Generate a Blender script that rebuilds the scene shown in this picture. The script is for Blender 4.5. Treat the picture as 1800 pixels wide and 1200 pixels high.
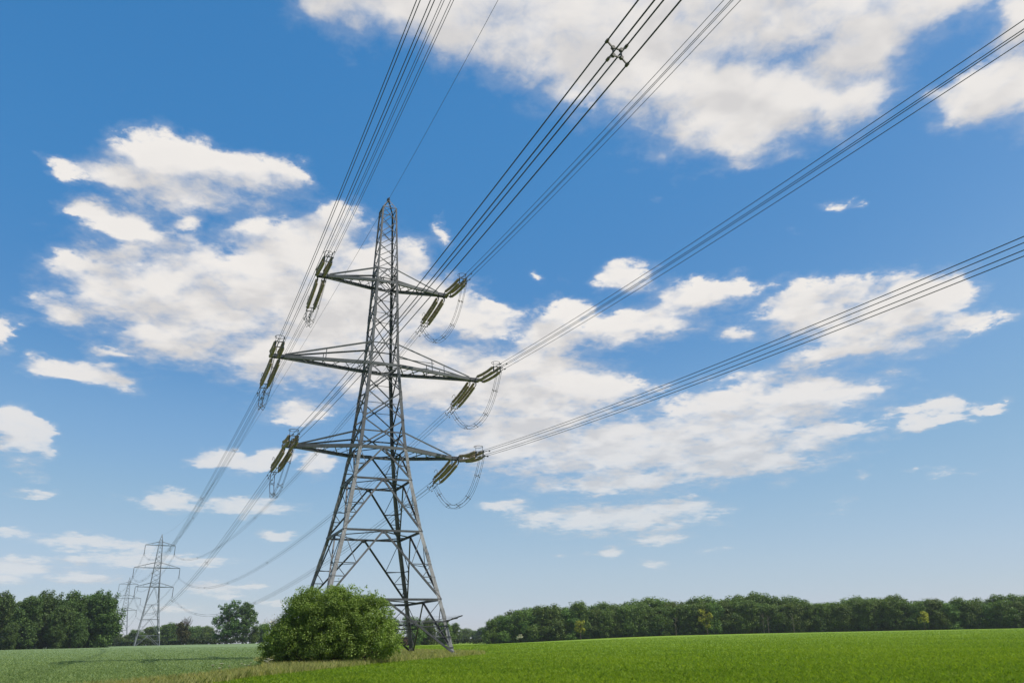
import bpy, math, random
import numpy as np
from mathutils import Vector, Matrix

for o in list(bpy.data.objects):
    bpy.data.objects.remove(o)
scene = bpy.context.scene
COL = scene.collection

# ------------------------------------------------------------------ camera
EYE = (0.0, 0.0, 0.9393)
PITCH, ROLL = 0.373832, -0.021149
cam_data = bpy.data.cameras.new("camera")
cam_data.sensor_width = 36.0
cam_data.lens = 26.889
cam_data.clip_start = 0.1
cam_data.clip_end = 20000.0
cam = bpy.data.objects.new("camera", cam_data)
COL.objects.link(cam)
_R, _U, _F = Vector((1, 0, 0)), Vector((0, -math.sin(PITCH), math.cos(PITCH))), Vector((0, math.cos(PITCH), math.sin(PITCH)))
_cr, _sr = math.cos(ROLL), math.sin(ROLL)
_X = _R * _cr + _U * _sr
_Y = -_R * _sr + _U * _cr
cam.matrix_world = Matrix(((_X.x, _Y.x, -_F.x, EYE[0]), (_X.y, _Y.y, -_F.y, EYE[1]), (_X.z, _Y.z, -_F.z, EYE[2]), (0, 0, 0, 1)))
scene.camera = cam

# ------------------------------------------------------------------ light
SUN_EL, SUN_AZ = 57.0, 104.0          # degrees; azimuth clockwise from +Y
SUN_STRENGTH, SKY_STRENGTH = 4.4, 0.1
EXPOSURE = 0.3
scene.view_settings.view_transform = 'Standard'
scene.view_settings.look = 'None'
scene.view_settings.exposure = EXPOSURE
scene.view_settings.gamma = 1.0
scene.view_settings.use_curve_mapping = False
scene.cycles.max_bounces = 6
scene.cycles.transparent_max_bounces = 12

_el, _az = math.radians(SUN_EL), math.radians(SUN_AZ)
SUN_DIR = Vector((math.cos(_el) * math.sin(_az), math.cos(_el) * math.cos(_az), math.sin(_el)))
sun_data = bpy.data.lights.new("sun", 'SUN')
sun_data.energy = SUN_STRENGTH
sun_data.angle = math.radians(0.53)
sun_data.color = (1.0, 0.95, 0.87)
sun = bpy.data.objects.new("sun", sun_data)
COL.objects.link(sun)
sun.location = (60, -40, 90)
sun.rotation_euler = (-SUN_DIR).to_track_quat('-Z', 'Y').to_euler()

# ------------------------------------------------------------------ world: Nishita sky with cumulus
SKY_CURVES = ([(0.113, 0.05), (0.168, 0.09), (0.244, 0.195), (0.51, 0.41), (0.649, 0.475)],
              [(0.188, 0.214), (0.271, 0.266), (0.384, 0.384), (0.671, 0.545), (0.776, 0.58)],
              [(0.338, 0.495), (0.477, 0.565), (0.602, 0.642), (0.71, 0.66), (0.747, 0.675)])
CL = dict(s1=8.0, a1=2.7, s2=26.0, a2=1.7, lo=-0.34, hi=1.0, sl0=-0.8, sl1=0.7, thick=0.10, cap=0.9, gain=1.9, top=1.25, relief=3.2,
          shade=(5.5, 5.36, 5.3), bright=(7.35, 7.05, 6.72))
CLOUDS = [
    (-13.58,45.73,5.82,2.93,0), (-8.14,45.65,6.54,3.34,0), (-2.08,44.77,7.66,3.41,0), (3.9,43.55,7.55,3.64,0), (10.23,42.33,7.8,4.19,0),
    (15.05,39.85,6.89,3.87,0), (19.05,37.28,5.57,3.34,0), (22.97,35.72,5.25,2.57,0), (27.78,40.49,5.11,1.84,0), (19.16,42.85,14.47,3.47,0),
    (30.6,37.85,3.96,2.69,0), (35.21,39.17,4.4,2.36,0), (37.95,39,2.41,1.53,0), (28.81,34.28,3.17,1.77,0), (20.42,34.5,3.13,1.7,0),
    (19.58,32.37,3.1,0.54,0.45), (23.18,32.34,1.61,0.38,0.55), (-17.58,43.99,2.52,1.39,0), (37.03,32.58,3.14,1.57,0), (39.52,32.53,2.49,2.22,0),
    (40.54,35.64,1.56,2.14,0), (35.39,32.06,1.71,1.01,0), (41.23,31.48,2.35,2.81,0), (-28.05,31.83,3.96,1.54,0), (-25.9,32.66,3.3,1.41,0),
    (-22.1,32,4.31,1.69,0), (-18.78,32.41,1.8,1.41,0), (-26.16,30.49,5.24,1.58,0), (-31.31,30.13,1.84,0.93,0), (-33.86,29.67,1.47,0.49,0),
    (-32.9,27.79,1.82,0.71,0), (-29.56,27.1,2.89,1.11,0), (-30.2,25.43,1.81,0.74,0), (-25.8,28.3,1.2,0.46,0), (-28.1,23.12,5.53,2.57,0),
    (-31.63,24.19,2.09,0.88,0), (-32.38,20.75,2.41,0.94,0), (-23.04,23.5,6.38,3.53,0), (-18.3,26.1,5.16,3.42,0), (-14.73,28.51,2.72,2.24,0),
    (-15.43,23.5,6.07,4.1,0), (-24.58,20.31,4.96,1.63,0), (-18.47,19.54,3.28,2.22,0), (-11.11,25.88,3.65,3.12,0), (-11.75,21.24,6.14,3.75,0),
    (-7.36,23.94,4.58,2.11,0), (-2.74,22.73,3.45,1.36,0), (-8.11,18.85,5.73,2.74,0), (-16.48,15.93,2.45,0.81,0), (-0.87,24.07,1.68,0.68,0),
    (-29.19,18.7,1.75,0.45,0), (-30.68,17.16,3.36,0.73,0), (-32.79,17.59,1.29,0.5,0), (-28.53,16.89,1.4,0.37,0), (-1.86,18.04,5.35,2.55,0),
    (2.54,16.25,5.71,3.58,0), (-0.16,14,5.64,2.3,0), (6.57,17.35,3.95,1.51,0), (6.31,13.37,6.4,1.87,0), (8.25,10.69,5.41,0.73,0),
    (14.29,13.09,7.29,1.82,0), (18.64,15.33,7.1,1.99,0), (21.9,15.95,4.95,1.17,0), (23.71,13.16,2.19,0.61,0), (17.29,11.32,5.07,0.63,0),
    (3.22,21.75,2.51,1.7,0), (9.6,22.01,5.13,1.34,0), (15.58,23.72,3.46,1.31,0), (9.48,25.69,2.29,1.08,0), (18.02,24.02,1.44,0.89,0),
    (2.22,19.66,2.71,2.13,0), (4.68,23.39,2.76,1.06,0), (23.22,21.38,3.31,2.15,0), (25.21,22.43,2.86,1.15,0), (28.01,20.11,4.29,2.06,0),
    (30.01,20.87,3.3,1.66,0), (32.7,18.76,2.43,0.72,0), (24.25,18.33,4.31,0.7,0), (17.11,20.63,1.25,0.65,0), (27.99,16.43,0.56,0.3,0),
    (26.4,28.32,1.1,0.45,0.5), (27.91,27.81,0.91,0.19,0.6), (30.09,13.92,1.18,0.51,0), (29.39,12.98,1.82,0.36,0), (28.01,13.86,0.96,0.3,0),
    (32.78,13.33,0.81,0.28,0), (29.21,9.68,0.91,0.25,0.3), (27.45,10.17,0.67,0.18,0.4), (30.63,9.44,1.26,0.14,0.55), (-0.89,9.34,1.52,0.41,0),
    (1.82,8.39,1.89,0.36,0), (7.23,8.22,5.75,0.96,0), (11.81,8.97,2.22,0.4,0), (10.37,6.58,1.92,0.31,0), (9.62,4.97,0.88,0.31,0),
    (6.86,5.81,0.69,0.27,0), (22.91,8.45,0.86,0.15,0.3), (22.8,7.81,1.42,0.15,0.3), (26.15,12.51,0.63,0.3,0.5), (19.61,9.95,0.83,0.23,0.5),
    (15.73,8.39,0.62,0.23,0.5), (5.02,5.79,0.49,0.16,0.3), (3.17,5.72,0.58,0.2,0.3), (13.46,5.71,1.32,0.15,0.4), (24.63,10.1,0.49,0.19,0.5),
    (-19.37,9.12,3.02,0.54,0), (-24.18,9.3,1.42,0.67,0), (-26.45,9.25,0.82,0.22,0.5), (-20.85,12.16,1.82,0.7,0), (-18.7,11.88,1.16,0.39,0),
    (-17.8,12.71,1.18,0.48,0), (-34.08,13.4,1.1,0.97,0), (-32.77,13.2,0.69,0.56,0), (-33.69,12.2,1.83,0.69,0.25), (-32.14,12.37,0.63,0.85,0.45),
    (-33.45,10.99,0.91,0.28,0.5), (-32.4,10.38,0.74,0.42,0.4), (-32.36,9.29,0.92,0.21,0), (-27.84,9.39,0.47,0.18,0.6), (-35.79,18.7,0.67,1.18,0),
    (-34.68,21.67,0.38,0.28,0), (-32.97,6.88,0.83,0.3,0), (-28.86,6.48,2.31,0.38,0), (-25.85,6.3,1.35,0.29,0), (-17.09,7.17,1.07,0.27,0),
    (-29.16,5.42,1.01,0.31,0), (-25.71,5.4,2.35,0.43,0), (-32.8,5.2,0.82,0.26,0), (-31.46,5.25,0.66,0.27,0), (-22.26,5.47,2.13,0.29,0),
    (-32.28,4.79,2.07,0.27,0), (-28.66,4.3,1.59,0.31,0), (-32.6,4.12,1.17,0.26,0), (-27.52,4.21,1.29,0.17,0), (-20.99,3.81,1.6,0.33,0),
    (-18.46,3.86,1.03,0.22,0), (-19.85,3.2,1.08,0.18,0), (-22.93,2.49,1.38,0.21,0), (-16.88,2.75,0.89,0.18,0), (-14.56,12.36,1.14,0.89,0),
    (-13.96,21.53,1.3,0.83,0), (2.71,26.11,0.66,0.51,0.4), (4.82,25.93,0.56,0.25,0.7), (12.15,31.16,0.85,0.28,0.65), (14.34,31.58,0.56,0.24,0.7),
    (-5.85,29.44,0.77,1,0.6), (-6.11,30.47,0.48,0.33,0.7), (22.62,27.2,0.9,0.27,0.75), (-9.43,29.51,0.57,0.21,0.75),
]


class NT:
    """small helper for building node trees"""
    def __init__(self, tree):
        self.t = tree
    def n(self, typ, **kw):
        nd = self.t.nodes.new(typ)
        for k, v in kw.items():
            setattr(nd, k, v)
        return nd
    def link(self, a, b):
        self.t.links.new(a, b)
    def setin(self, nd, i, v):
        if hasattr(v, 'is_output') or isinstance(v, bpy.types.NodeSocket):
            self.link(v, nd.inputs[i])
        else:
            nd.inputs[i].default_value = v
    def math(self, op, a, b=None, c=None, clamp=False):
        nd = self.n('ShaderNodeMath', operation=op, use_clamp=clamp)
        self.setin(nd, 0, a)
        if b is not None:
            self.setin(nd, 1, b)
        if c is not None:
            self.setin(nd, 2, c)
        return nd.outputs[0]
    def vmath(self, op, a, b=None, c=None, out=0):
        nd = self.n('ShaderNodeVectorMath', operation=op)
        self.setin(nd, 0, a)
        if b is not None:
            self.setin(nd, 1, b)
        if c is not None:
            self.setin(nd, 2, c)
        return nd.outputs[out]
    def noise(self, vec, scale, detail=4.0, rough=0.55, dist=0.0, out=0):
        nd = self.n('ShaderNodeTexNoise')
        self.setin(nd, 'Vector', vec)
        nd.inputs['Scale'].default_value = scale
        nd.inputs['Detail'].default_value = detail
        nd.inputs['Roughness'].default_value = rough
        nd.inputs['Distortion'].default_value = dist
        return nd.outputs[out]
    def smooth(self, v, lo, hi, a=0.0, b=1.0):
        nd = self.n('ShaderNodeMapRange', interpolation_type='SMOOTHSTEP')
        self.setin(nd, 0, v)
        nd.inputs[1].default_value, nd.inputs[2].default_value = lo, hi
        nd.inputs[3].default_value, nd.inputs[4].default_value = a, b
        return nd.outputs[0]
    def lin(self, v, lo, hi, a=0.0, b=1.0):
        nd = self.n('ShaderNodeMapRange', interpolation_type='LINEAR')
        self.setin(nd, 0, v)
        nd.inputs[1].default_value, nd.inputs[2].default_value = lo, hi
        nd.inputs[3].default_value, nd.inputs[4].default_value = a, b
        return nd.outputs[0]
    def mix(self, f, a, b, blend='MIX'):
        nd = self.n('ShaderNodeMix', data_type='RGBA', blend_type=blend)
        self.setin(nd, 0, f)
        self.setin(nd, 6, a)
        self.setin(nd, 7, b)
        return nd.outputs[2]

world = bpy.data.worlds.new("World")
scene.world = world
world.use_nodes = True
wt = world.node_tree
wt.nodes.clear()
w = NT(wt)
out = w.n('ShaderNodeOutputWorld')
sky = w.n('ShaderNodeTexSky', sky_type='NISHITA')
sky.sun_disc = False
sky.sun_elevation = math.radians(SUN_EL)
sky.sun_rotation = math.radians(SUN_AZ)
sky.altitude = 50.0
sky.air_density = 1.0
sky.dust_density = 0.35
sky.ozone_density = 1.3
# camera-like colour response of the clear sky (deeper, cleaner blue overhead)
rc = w.n('ShaderNodeRGBCurve')
rc.mapping.use_clip = False
for k, pts_ in enumerate(SKY_CURVES):
    c = rc.mapping.curves[k]
    c.points[0].location = (0, 0); c.points[1].location = (1.0, pts_[-1][1] + (1 - pts_[-1][0]) * 0.6)
    for xx, yy in pts_: c.points.new(xx, yy)
rc.mapping.update()
w.link(w.vmath('MULTIPLY', sky.outputs[0], (0.12, 0.12, 0.12)), rc.inputs[1])
sky_col = w.vmath('MULTIPLY', rc.outputs[0], (1 / 0.12,) * 3)
tc = w.n('ShaderNodeTexCoord')
direction = tc.outputs['Generated']
sepw = w.n('ShaderNodeSeparateXYZ'); w.link(direction, sepw.inputs[0])
lowfade = w.smooth(sepw.outputs[2], 0.0, 0.36, 0.48, 0.98)
# a broad wobble shared by both samples, so that no outline stays an ellipse
def to_plane(d_, off):
    sp = w.n('ShaderNodeSeparateXYZ'); w.link(d_, sp.inputs[0])
    den = w.math('ADD', w.math('ABSOLUTE', sp.outputs[2]), off)
    dv = w.n('ShaderNodeCombineXYZ')
    for k in range(3): w.link(den, dv.inputs[k])
    az = w.math('MULTIPLY', w.math('ARCTAN2', sp.outputs[0], sp.outputs[1]), 57.29578)
    el = w.math('MULTIPLY', w.math('ARCSINE', sp.outputs[2]), 57.29578)
    return w.vmath('DIVIDE', d_, dv.outputs[0]), az, el
Q1, az1, el1 = to_plane(direction, 0.16)
wn = w.n('ShaderNodeTexNoise'); w.link(Q1, wn.inputs['Vector'])
wn.inputs['Scale'].default_value = 9.0; wn.inputs['Detail'].default_value = 7.0; wn.inputs['Roughness'].default_value = 0.6
warp = w.vmath('MULTIPLY', w.vmath('SUBTRACT', wn.outputs[1], (0.5, 0.5, 0.5)), (5.6, 3.4, 0.0))
wsc = w.n('ShaderNodeVectorMath', operation='SCALE'); w.link(warp, wsc.inputs[0]); w.link(w.lin(el1, 2.0, 30.0, 0.22, 1.0), wsc.inputs[3])
wsp = w.n('ShaderNodeSeparateXYZ'); w.link(wsc.outputs[0], wsp.inputs[0])
A1, E1 = w.math('ADD', az1, wsp.outputs[0]), w.math('ADD', el1, wsp.outputs[1])
up = w.vmath('NORMALIZE', w.vmath('ADD', direction, (0.010, -0.008, 0.026)))
Q2_, az2, el2 = to_plane(up, 0.16)
A2, E2 = w.math('ADD', az2, wsp.outputs[0]), w.math('ADD', el2, wsp.outputs[1])
def billow(q):
    qd = w.vmath('MULTIPLY', q, (1.0, 1.0, 1.35))
    a_ = w.noise(qd, CL['s1'], 9.0, 0.56, 0.2)
    b_ = w.noise(qd, CL['s2'], 5.0, 0.6, 0.3)
    return w.math('ADD', w.math('MULTIPLY', w.math('SUBTRACT', a_, 0.5), CL['a1']), w.math('MULTIPLY', w.math('SUBTRACT', b_, 0.5), CL['a2']))
N1 = w.math('MULTIPLY', billow(Q1), w.smooth(sepw.outputs[2], 0.02, 0.35, 1.35, 1.0))
# broad relief of the cloud bodies: difference between here and a little further sunward
def relief(q): return w.noise(w.vmath('MULTIPLY', q, (1.0, 1.0, 1.35)), CL['s1'] * 1.1, 3.5, 0.5, 0.2)
N2 = w.math('MULTIPLY', w.math('SUBTRACT', relief(Q1), relief(Q2_)), CL['relief'])
soft = w.noise(direction, 5.0, 4.0, 0.5)

# shading of one cloud sample (used by every sector of the sky)
sh = bpy.data.node_groups.new("cumulus_shade", 'ShaderNodeTree')
for nm, ty in (("Core", 'Float'), ("CoreUp", 'Float'), ("Noise", 'Float'), ("NoiseUp", 'Float'), ("Soft", 'Float'), ("Fade", 'Float'), ("Sky", 'Color')):
    sh.interface.new_socket(nm, in_out='INPUT', socket_type='NodeSocket' + ty)
sh.interface.new_socket("Color", in_out='OUTPUT', socket_type='NodeSocketColor')
g = NT(sh)
gi, go = g.n('NodeGroupInput'), g.n('NodeGroupOutput')
def firm(v): return g.math('MINIMUM', g.math('MULTIPLY', v, CL['gain']), CL['top'])
d1 = g.math('ADD', firm(gi.outputs[0]), gi.outputs[2])
core1, core2 = firm(gi.outputs[0]), firm(gi.outputs[1])
veil = g.smooth(d1, CL['lo'] - 0.5, CL['hi'] - 0.1, 0.0, 0.30)
slope = g.math('ADD', g.math('MULTIPLY', g.math('SUBTRACT', core1, core2), 0.55), gi.outputs[3])
lit = g.smooth(slope, CL['sl0'], CL['sl1'])
# crowns end crisply against the blue, undersides fray out
crisp = g.smooth(d1, CL['lo'] + 0.04, CL['lo'] + 0.84)
frayed = g.smooth(d1, CL['lo'], CL['hi'] + 0.45)
cm = g.n('ShaderNodeMix', data_type='FLOAT')
g.link(g.math('MULTIPLY', g.smooth(slope, -0.15, 0.9), g.smooth(gi.outputs[5], 0.6, 0.95, 0.25, 1.0)), cm.inputs[0]); g.link(frayed, cm.inputs[2]); g.link(crisp, cm.inputs[3])
alpha = g.math('MAXIMUM', cm.outputs[0], veil)
thick = g.smooth(d1, 0.4, 1.5)
lit2 = g.math('ADD', g.math('MULTIPLY', lit, 0.9), g.math('MULTIPLY', g.math('SUBTRACT', gi.outputs[4], 0.5), 0.5))
lit3 = g.math('SUBTRACT', lit2, g.math('MULTIPLY', thick, CL['thick']), clamp=True)
ccol = g.mix(lit3, CL['shade'] + (1,), CL['bright'] + (1,))
g.link(g.mix(g.math('MULTIPLY', alpha, gi.outputs[5]), gi.outputs[6], ccol), go.inputs[0])

# where the clouds stand: the smooth cover of all cumulus is factored into products of curves over
# azimuth and elevation (a handful of RGB curve nodes instead of one node per cloud)
AZ0, AZ1, EL0, EL1 = -48.0, 48.0, -2.0, 52.0
def cover_curves(rank, na=200, ne=160):
    a = np.linspace(AZ0, AZ1, na); e = EL0 + (EL1 - EL0) * np.linspace(0, 1, ne) ** (1 / 0.62)
    Ag, Eg = np.meshgrid(a, e, indexing='ij')
    acc = np.zeros_like(Ag)
    for ca, ce, ra, re, faint in CLOUDS:
        wide = 1.0 + 0.9 * faint
        low = 0.22 if (ce < 14 and faint == 0) else 0.0
        d_ = np.hypot((Ag - ca) / (ra * wide), (Eg - ce) / (re * wide)) - low
        acc += np.exp(-9.0 * np.minimum(d_ + faint * 0.95 - 0.12 * min(1.0, max(0.0, (re - 0.8) / 1.2)), 6.0))
    f = 1.0 + np.log(acc + 1e-9) / 9.0
    f = np.clip(f, -0.8, CL['cap'])
    U, S, Vt = np.linalg.svd(f, full_matrices=False)
    q = np.sqrt(S[:rank])
    return a, e, U[:, :rank] * q, Vt[:rank].T * q
RANK = 36
_ca, _ce, _FU, _FV = cover_curves(RANK)

def curve_node(value, data):
    """three 1-D functions of a value in 0..1, as an RGB curves node followed by a rescale"""
    nd = w.n('ShaderNodeRGBCurve')
    mp = nd.mapping
    mp.use_clip = False
    lo_, hi_ = data.min(0), data.max(0)
    for k in range(3):
        c = mp.curves[k]
        x = np.linspace(0, 1, len(data)); y = (data[:, k] - lo_[k]) / (hi_[k] - lo_[k] + 1e-9)
        c.points[0].location = (x[0], y[0]); c.points[1].location = (x[-1], y[-1])
        for xx, yy in zip(x[1:-1], y[1:-1]):
            c.points.new(float(xx), float(yy))
        for p in c.points: p.handle_type = 'VECTOR'
    mp.update()
    cc = w.n('ShaderNodeCombineXYZ')
    for k in range(3): w.link(value, cc.inputs[k])
    w.link(cc.outputs[0], nd.inputs[1])
    return w.vmath('MULTIPLY_ADD', nd.outputs[0], tuple(float(v) for v in hi_ - lo_), tuple(float(v) for v in lo_))

def cover(A, E):
    u = w.math('DIVIDE', w.math('PINGPONG', w.math('ADD', A, -AZ0 + 4 * (AZ1 - AZ0)), AZ1 - AZ0), AZ1 - AZ0)
    v = w.math('POWER', w.math('DIVIDE', w.math('PINGPONG', w.math('ADD', E, -EL0), EL1 - EL0), EL1 - EL0), 0.62)
    tot = None
    for k in range(0, RANK, 3):
        d_ = w.vmath('DOT_PRODUCT', curve_node(u, _FU[:, k:k + 3]), curve_node(v, _FV[:, k:k + 3]), out=1)
        tot = d_ if tot is None else w.math('ADD', tot, d_)
    return tot

gn = w.n('ShaderNodeGroup'); gn.node_tree = sh
for k, s_ in enumerate((cover(A1, E1), cover(A2, E2), N1, N2, soft, lowfade, sky_col)):
    w.link(s_, gn.inputs[k])
bg = w.n('ShaderNodeBackground')
bg.inputs[1].default_value = SKY_STRENGTH
w.link(gn.outputs[0], bg.inputs[0])
w.link(bg.outputs[0], out.inputs[0])

# ------------------------------------------------------------------ helpers
def tag(o, label=None, cat=None, group=None, kind=None):
    if label: o['label'] = label
    if cat: o['category'] = cat
    if group: o['group'] = group
    if kind: o['kind'] = kind
    return o

def empty(name, loc, rz=0.0):
    o = bpy.data.objects.new(name, None)
    o.empty_display_size = 0.5
    o.location = loc
    o.rotation_euler = (0, 0, rz)
    COL.objects.link(o)
    return o

def copy_tree(o, parent=None):
    c = o.copy()
    COL.objects.link(c)
    c.parent = parent
    for ch in list(o.children):
        copy_tree(ch, c)
    return c

class MB:
    """collects geometry in the coordinates of its thing"""
    def __init__(self):
        self.v, self.f, self.n = [], [], 0
    def add(self, vs, fs):
        k = self.n
        self.v.extend([tuple(float(c) for c in p) for p in vs])
        self.f.extend([tuple(i + k for i in f) for f in fs])
        self.n += len(vs)
    def extrude(self, p, q, prof, a, b):
        p, q, a, b = Vector(p), Vector(q), Vector(a), Vector(b)
        m = len(prof)
        vs = [p + a * x + b * y for x, y in prof] + [q + a * x + b * y for x, y in prof]
        fs = [(i, (i + 1) % m, m + (i + 1) % m, m + i) for i in range(m)]
        fs += [tuple(range(m - 1, -1, -1)), tuple(range(m, 2 * m))]
        self.add(vs, fs)
    def angle(self, p, q, wd, n, t=None, flip=False):
        """steel angle section, one flange in the plane with normal n, the other pointing inwards"""
        p, q, n = Vector(p), Vector(q), Vector(n)
        d = (q - p)
        if d.length < 1e-6: return
        d.normalize()
        a = d.cross(n)
        if a.length < 1e-4:
            a = d.orthogonal()
        a.normalize()
        if flip: a = -a
        b = a.cross(d); b.normalize()
        if b.dot(n) > 0: b = -b
        t = t or max(0.012, wd * 0.12)
        prof = [(-wd / 2, 0), (wd / 2, 0), (wd / 2, t), (-wd / 2 + t, t), (-wd / 2 + t, wd * 0.8), (-wd / 2, wd * 0.8)]
        self.extrude(p, q, prof, a, b)
    def leg(self, p, q, wd, a, b, t=None):
        t = t or wd * 0.12
        prof = [(0, 0), (wd, 0), (wd, t), (t, t), (t, wd), (0, wd)]
        self.extrude(p, q, prof, a, b)
    def bar(self, p, q, wx, wy=None, up=(0, 0, 1)):
        p, q = Vector(p), Vector(q)
        wy = wy or wx
        d = (q - p).normalized()
        a = d.cross(Vector(up))
        if a.length < 1e-3: a = d.orthogonal()
        a.normalize(); b = a.cross(d).normalized()
        self.extrude(p, q, [(-wx / 2, -wy / 2), (wx / 2, -wy / 2), (wx / 2, wy / 2), (-wx / 2, wy / 2)], a, b)
    def tube(self, pts, r, m=6, r1=None, caps=True):
        pts = [Vector(p) for p in pts]
        N = len(pts)
        vs, fs = [], []
        ref = None
        for i, p in enumerate(pts):
            d = (pts[min(i + 1, N - 1)] - pts[max(i - 1, 0)]).normalized()
            if ref is None:
                ref = d.orthogonal().normalized()
            a = (ref - d * ref.dot(d))
            if a.length < 1e-4: a = d.orthogonal()
            a.normalize(); ref = a
            b = d.cross(a)
            rr = r if r1 is None else r + (r1 - r) * i / (N - 1)
            for j in range(m):
                t = 2 * math.pi * j / m
                vs.append(p + a * (rr * math.cos(t)) + b * (rr * math.sin(t)))
        for i in range(N - 1):
            for j in range(m):
                fs.append((i * m + j, i * m + (j + 1) % m, (i + 1) * m + (j + 1) % m, (i + 1) * m + j))
        if caps:
            fs.append(tuple(range(m - 1, -1, -1))); fs.append(tuple((N - 1) * m + j for j in range(m)))
        self.add(vs, fs)
    def lathe(self, p, q, prof, m=10):
        """prof: list of (t in 0..1, radius)"""
        p, q = Vector(p), Vector(q)
        d = (q - p); L = d.length; d.normalize()
        a = d.orthogonal().normalized(); b = d.cross(a)
        vs, fs = [], []
        for t, r in prof:
            c = p + d * (L * t)
            for j in range(m):
                th = 2 * math.pi * j / m
                vs.append(c + a * (r * math.cos(th)) + b * (r * math.sin(th)))
        for i in range(len(prof) - 1):
            for j in range(m):
                fs.append((i * m + j, i * m + (j + 1) % m, (i + 1) * m + (j + 1) % m, (i + 1) * m + j))
        fs.append(tuple(range(m - 1, -1, -1))); fs.append(tuple((len(prof) - 1) * m + j for j in range(m)))
        self.add(vs, fs)
    def ring(self, c, a, b, ra, rb, r, n=20, m=6, t0=0.0, t1=2 * math.pi):
        c, a, b = Vector(c), Vector(a), Vector(b)
        closed = abs((t1 - t0) - 2 * math.pi) < 1e-6
        pts = [c + a * (ra * math.cos(t0 + (t1 - t0) * i / n)) + b * (rb * math.sin(t0 + (t1 - t0) * i / n)) for i in range(n + 1)]
        self.tube(pts, r, m, caps=not closed)
    def ball(self, c, r, m=8, k=5, s=(1, 1, 1)):
        c = Vector(c)
        vs = []
        for i in range(k + 1):
            ph = math.pi * (i + 0.001) / (k + 0.002)
            for j in range(m):
                th = 2 * math.pi * j / m
                vs.append((c.x + r * s[0] * math.sin(ph) * math.cos(th), c.y + r * s[1] * math.sin(ph) * math.sin(th), c.z + r * s[2] * math.cos(ph)))
        fs = [(i * m + j, (i + 1) * m + j, (i + 1) * m + (j + 1) % m, i * m + (j + 1) % m) for i in range(k) for j in range(m)]
        self.add(vs, fs)
    def build(self, name, mat, parent=None, smooth=False):
        me = bpy.data.meshes.new(name)
        me.from_pydata(self.v, [], self.f)
        me.materials.append(mat)
        if smooth:
            me.polygons.foreach_set('use_smooth', [True] * len(me.polygons))
        me.update()
        o = bpy.data.objects.new(name, me)
        COL.objects.link(o)
        if parent is not None:
            o.parent = parent
        return o

def np_mesh(name, verts, faces, mat, smooth=False):
    """verts (N,3), faces (M,k) arrays -> mesh datablock"""
    me = bpy.data.meshes.new(name)
    nf, k = faces.shape
    me.vertices.add(len(verts)); me.vertices.foreach_set('co', np.asarray(verts, np.float32).ravel())
    me.loops.add(nf * k); me.loops.foreach_set('vertex_index', np.asarray(faces, np.int32).ravel())
    me.polygons.add(nf)
    me.polygons.foreach_set('loop_start', np.arange(0, nf * k, k, dtype=np.int32))
    me.materials.append(mat)
    if smooth:
        me.polygons.foreach_set('use_smooth', np.ones(nf, dtype=bool))
    me.update(calc_edges=True)
    me.validate()
    return me

def link_mesh(name, me, parent=None, loc=(0, 0, 0)):
    o = bpy.data.objects.new(name, me)
    o.location = loc
    COL.objects.link(o)
    if parent is not None: o.parent = parent
    return o

# ------------------------------------------------------------------ materials
def new_mat(name):
    m = bpy.data.materials.new(name)
    m.use_nodes = True
    t = NT(m.node_tree)
    bsdf = m.node_tree.nodes['Principled BSDF']
    return m, t, bsdf

def steel(name, base, var, rough=0.55, metal=0.35, rust=0.0):
    m, t, b = new_mat(name)
    tcn = t.n('ShaderNodeTexCoord')
    n1 = t.noise(tcn.outputs['Object'], 0.9, 5, 0.6)
    n2 = t.noise(tcn.outputs['Object'], 9.0, 4, 0.6)
    f = t.math('ADD', t.math('MULTIPLY', n1, 0.65), t.math('MULTIPLY', n2, 0.35))
    f = t.smooth(f, 0.35, 0.65)
    lo = tuple(c * (1 - var) for c in base) + (1,)
    hi = tuple(min(1, c * (1 + var)) for c in base) + (1,)
    c = t.mix(f, lo, hi)
    if rust:
        rm = t.smooth(t.noise(tcn.outputs['Object'], 1.7, 6, 0.65), 0.58, 0.72, 0.0, rust)
        c = t.mix(rm, c, (0.16, 0.085, 0.05, 1))
    t.link(c, b.inputs['Base Color'])
    b.inputs['Metallic'].default_value = metal
    t.link(t.lin(n2, 0.3, 0.7, rough - 0.1, rough + 0.12), b.inputs['Roughness'])
    return m

def plain(name, base, rough=0.6, metal=0.0, var=0.2, scale=6.0):
    m, t, b = new_mat(name)
    tcn = t.n('ShaderNodeTexCoord')
    f = t.smooth(t.noise(tcn.outputs['Object'], scale, 5, 0.6), 0.3, 0.7)
    c = t.mix(f, tuple(x * (1 - var) for x in base) + (1,), tuple(min(1, x * (1 + var)) for x in base) + (1,))
    t.link(c, b.inputs['Base Color'])
    b.inputs['Roughness'].default_value = rough
    b.inputs['Metallic'].default_value = metal
    return m

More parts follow.
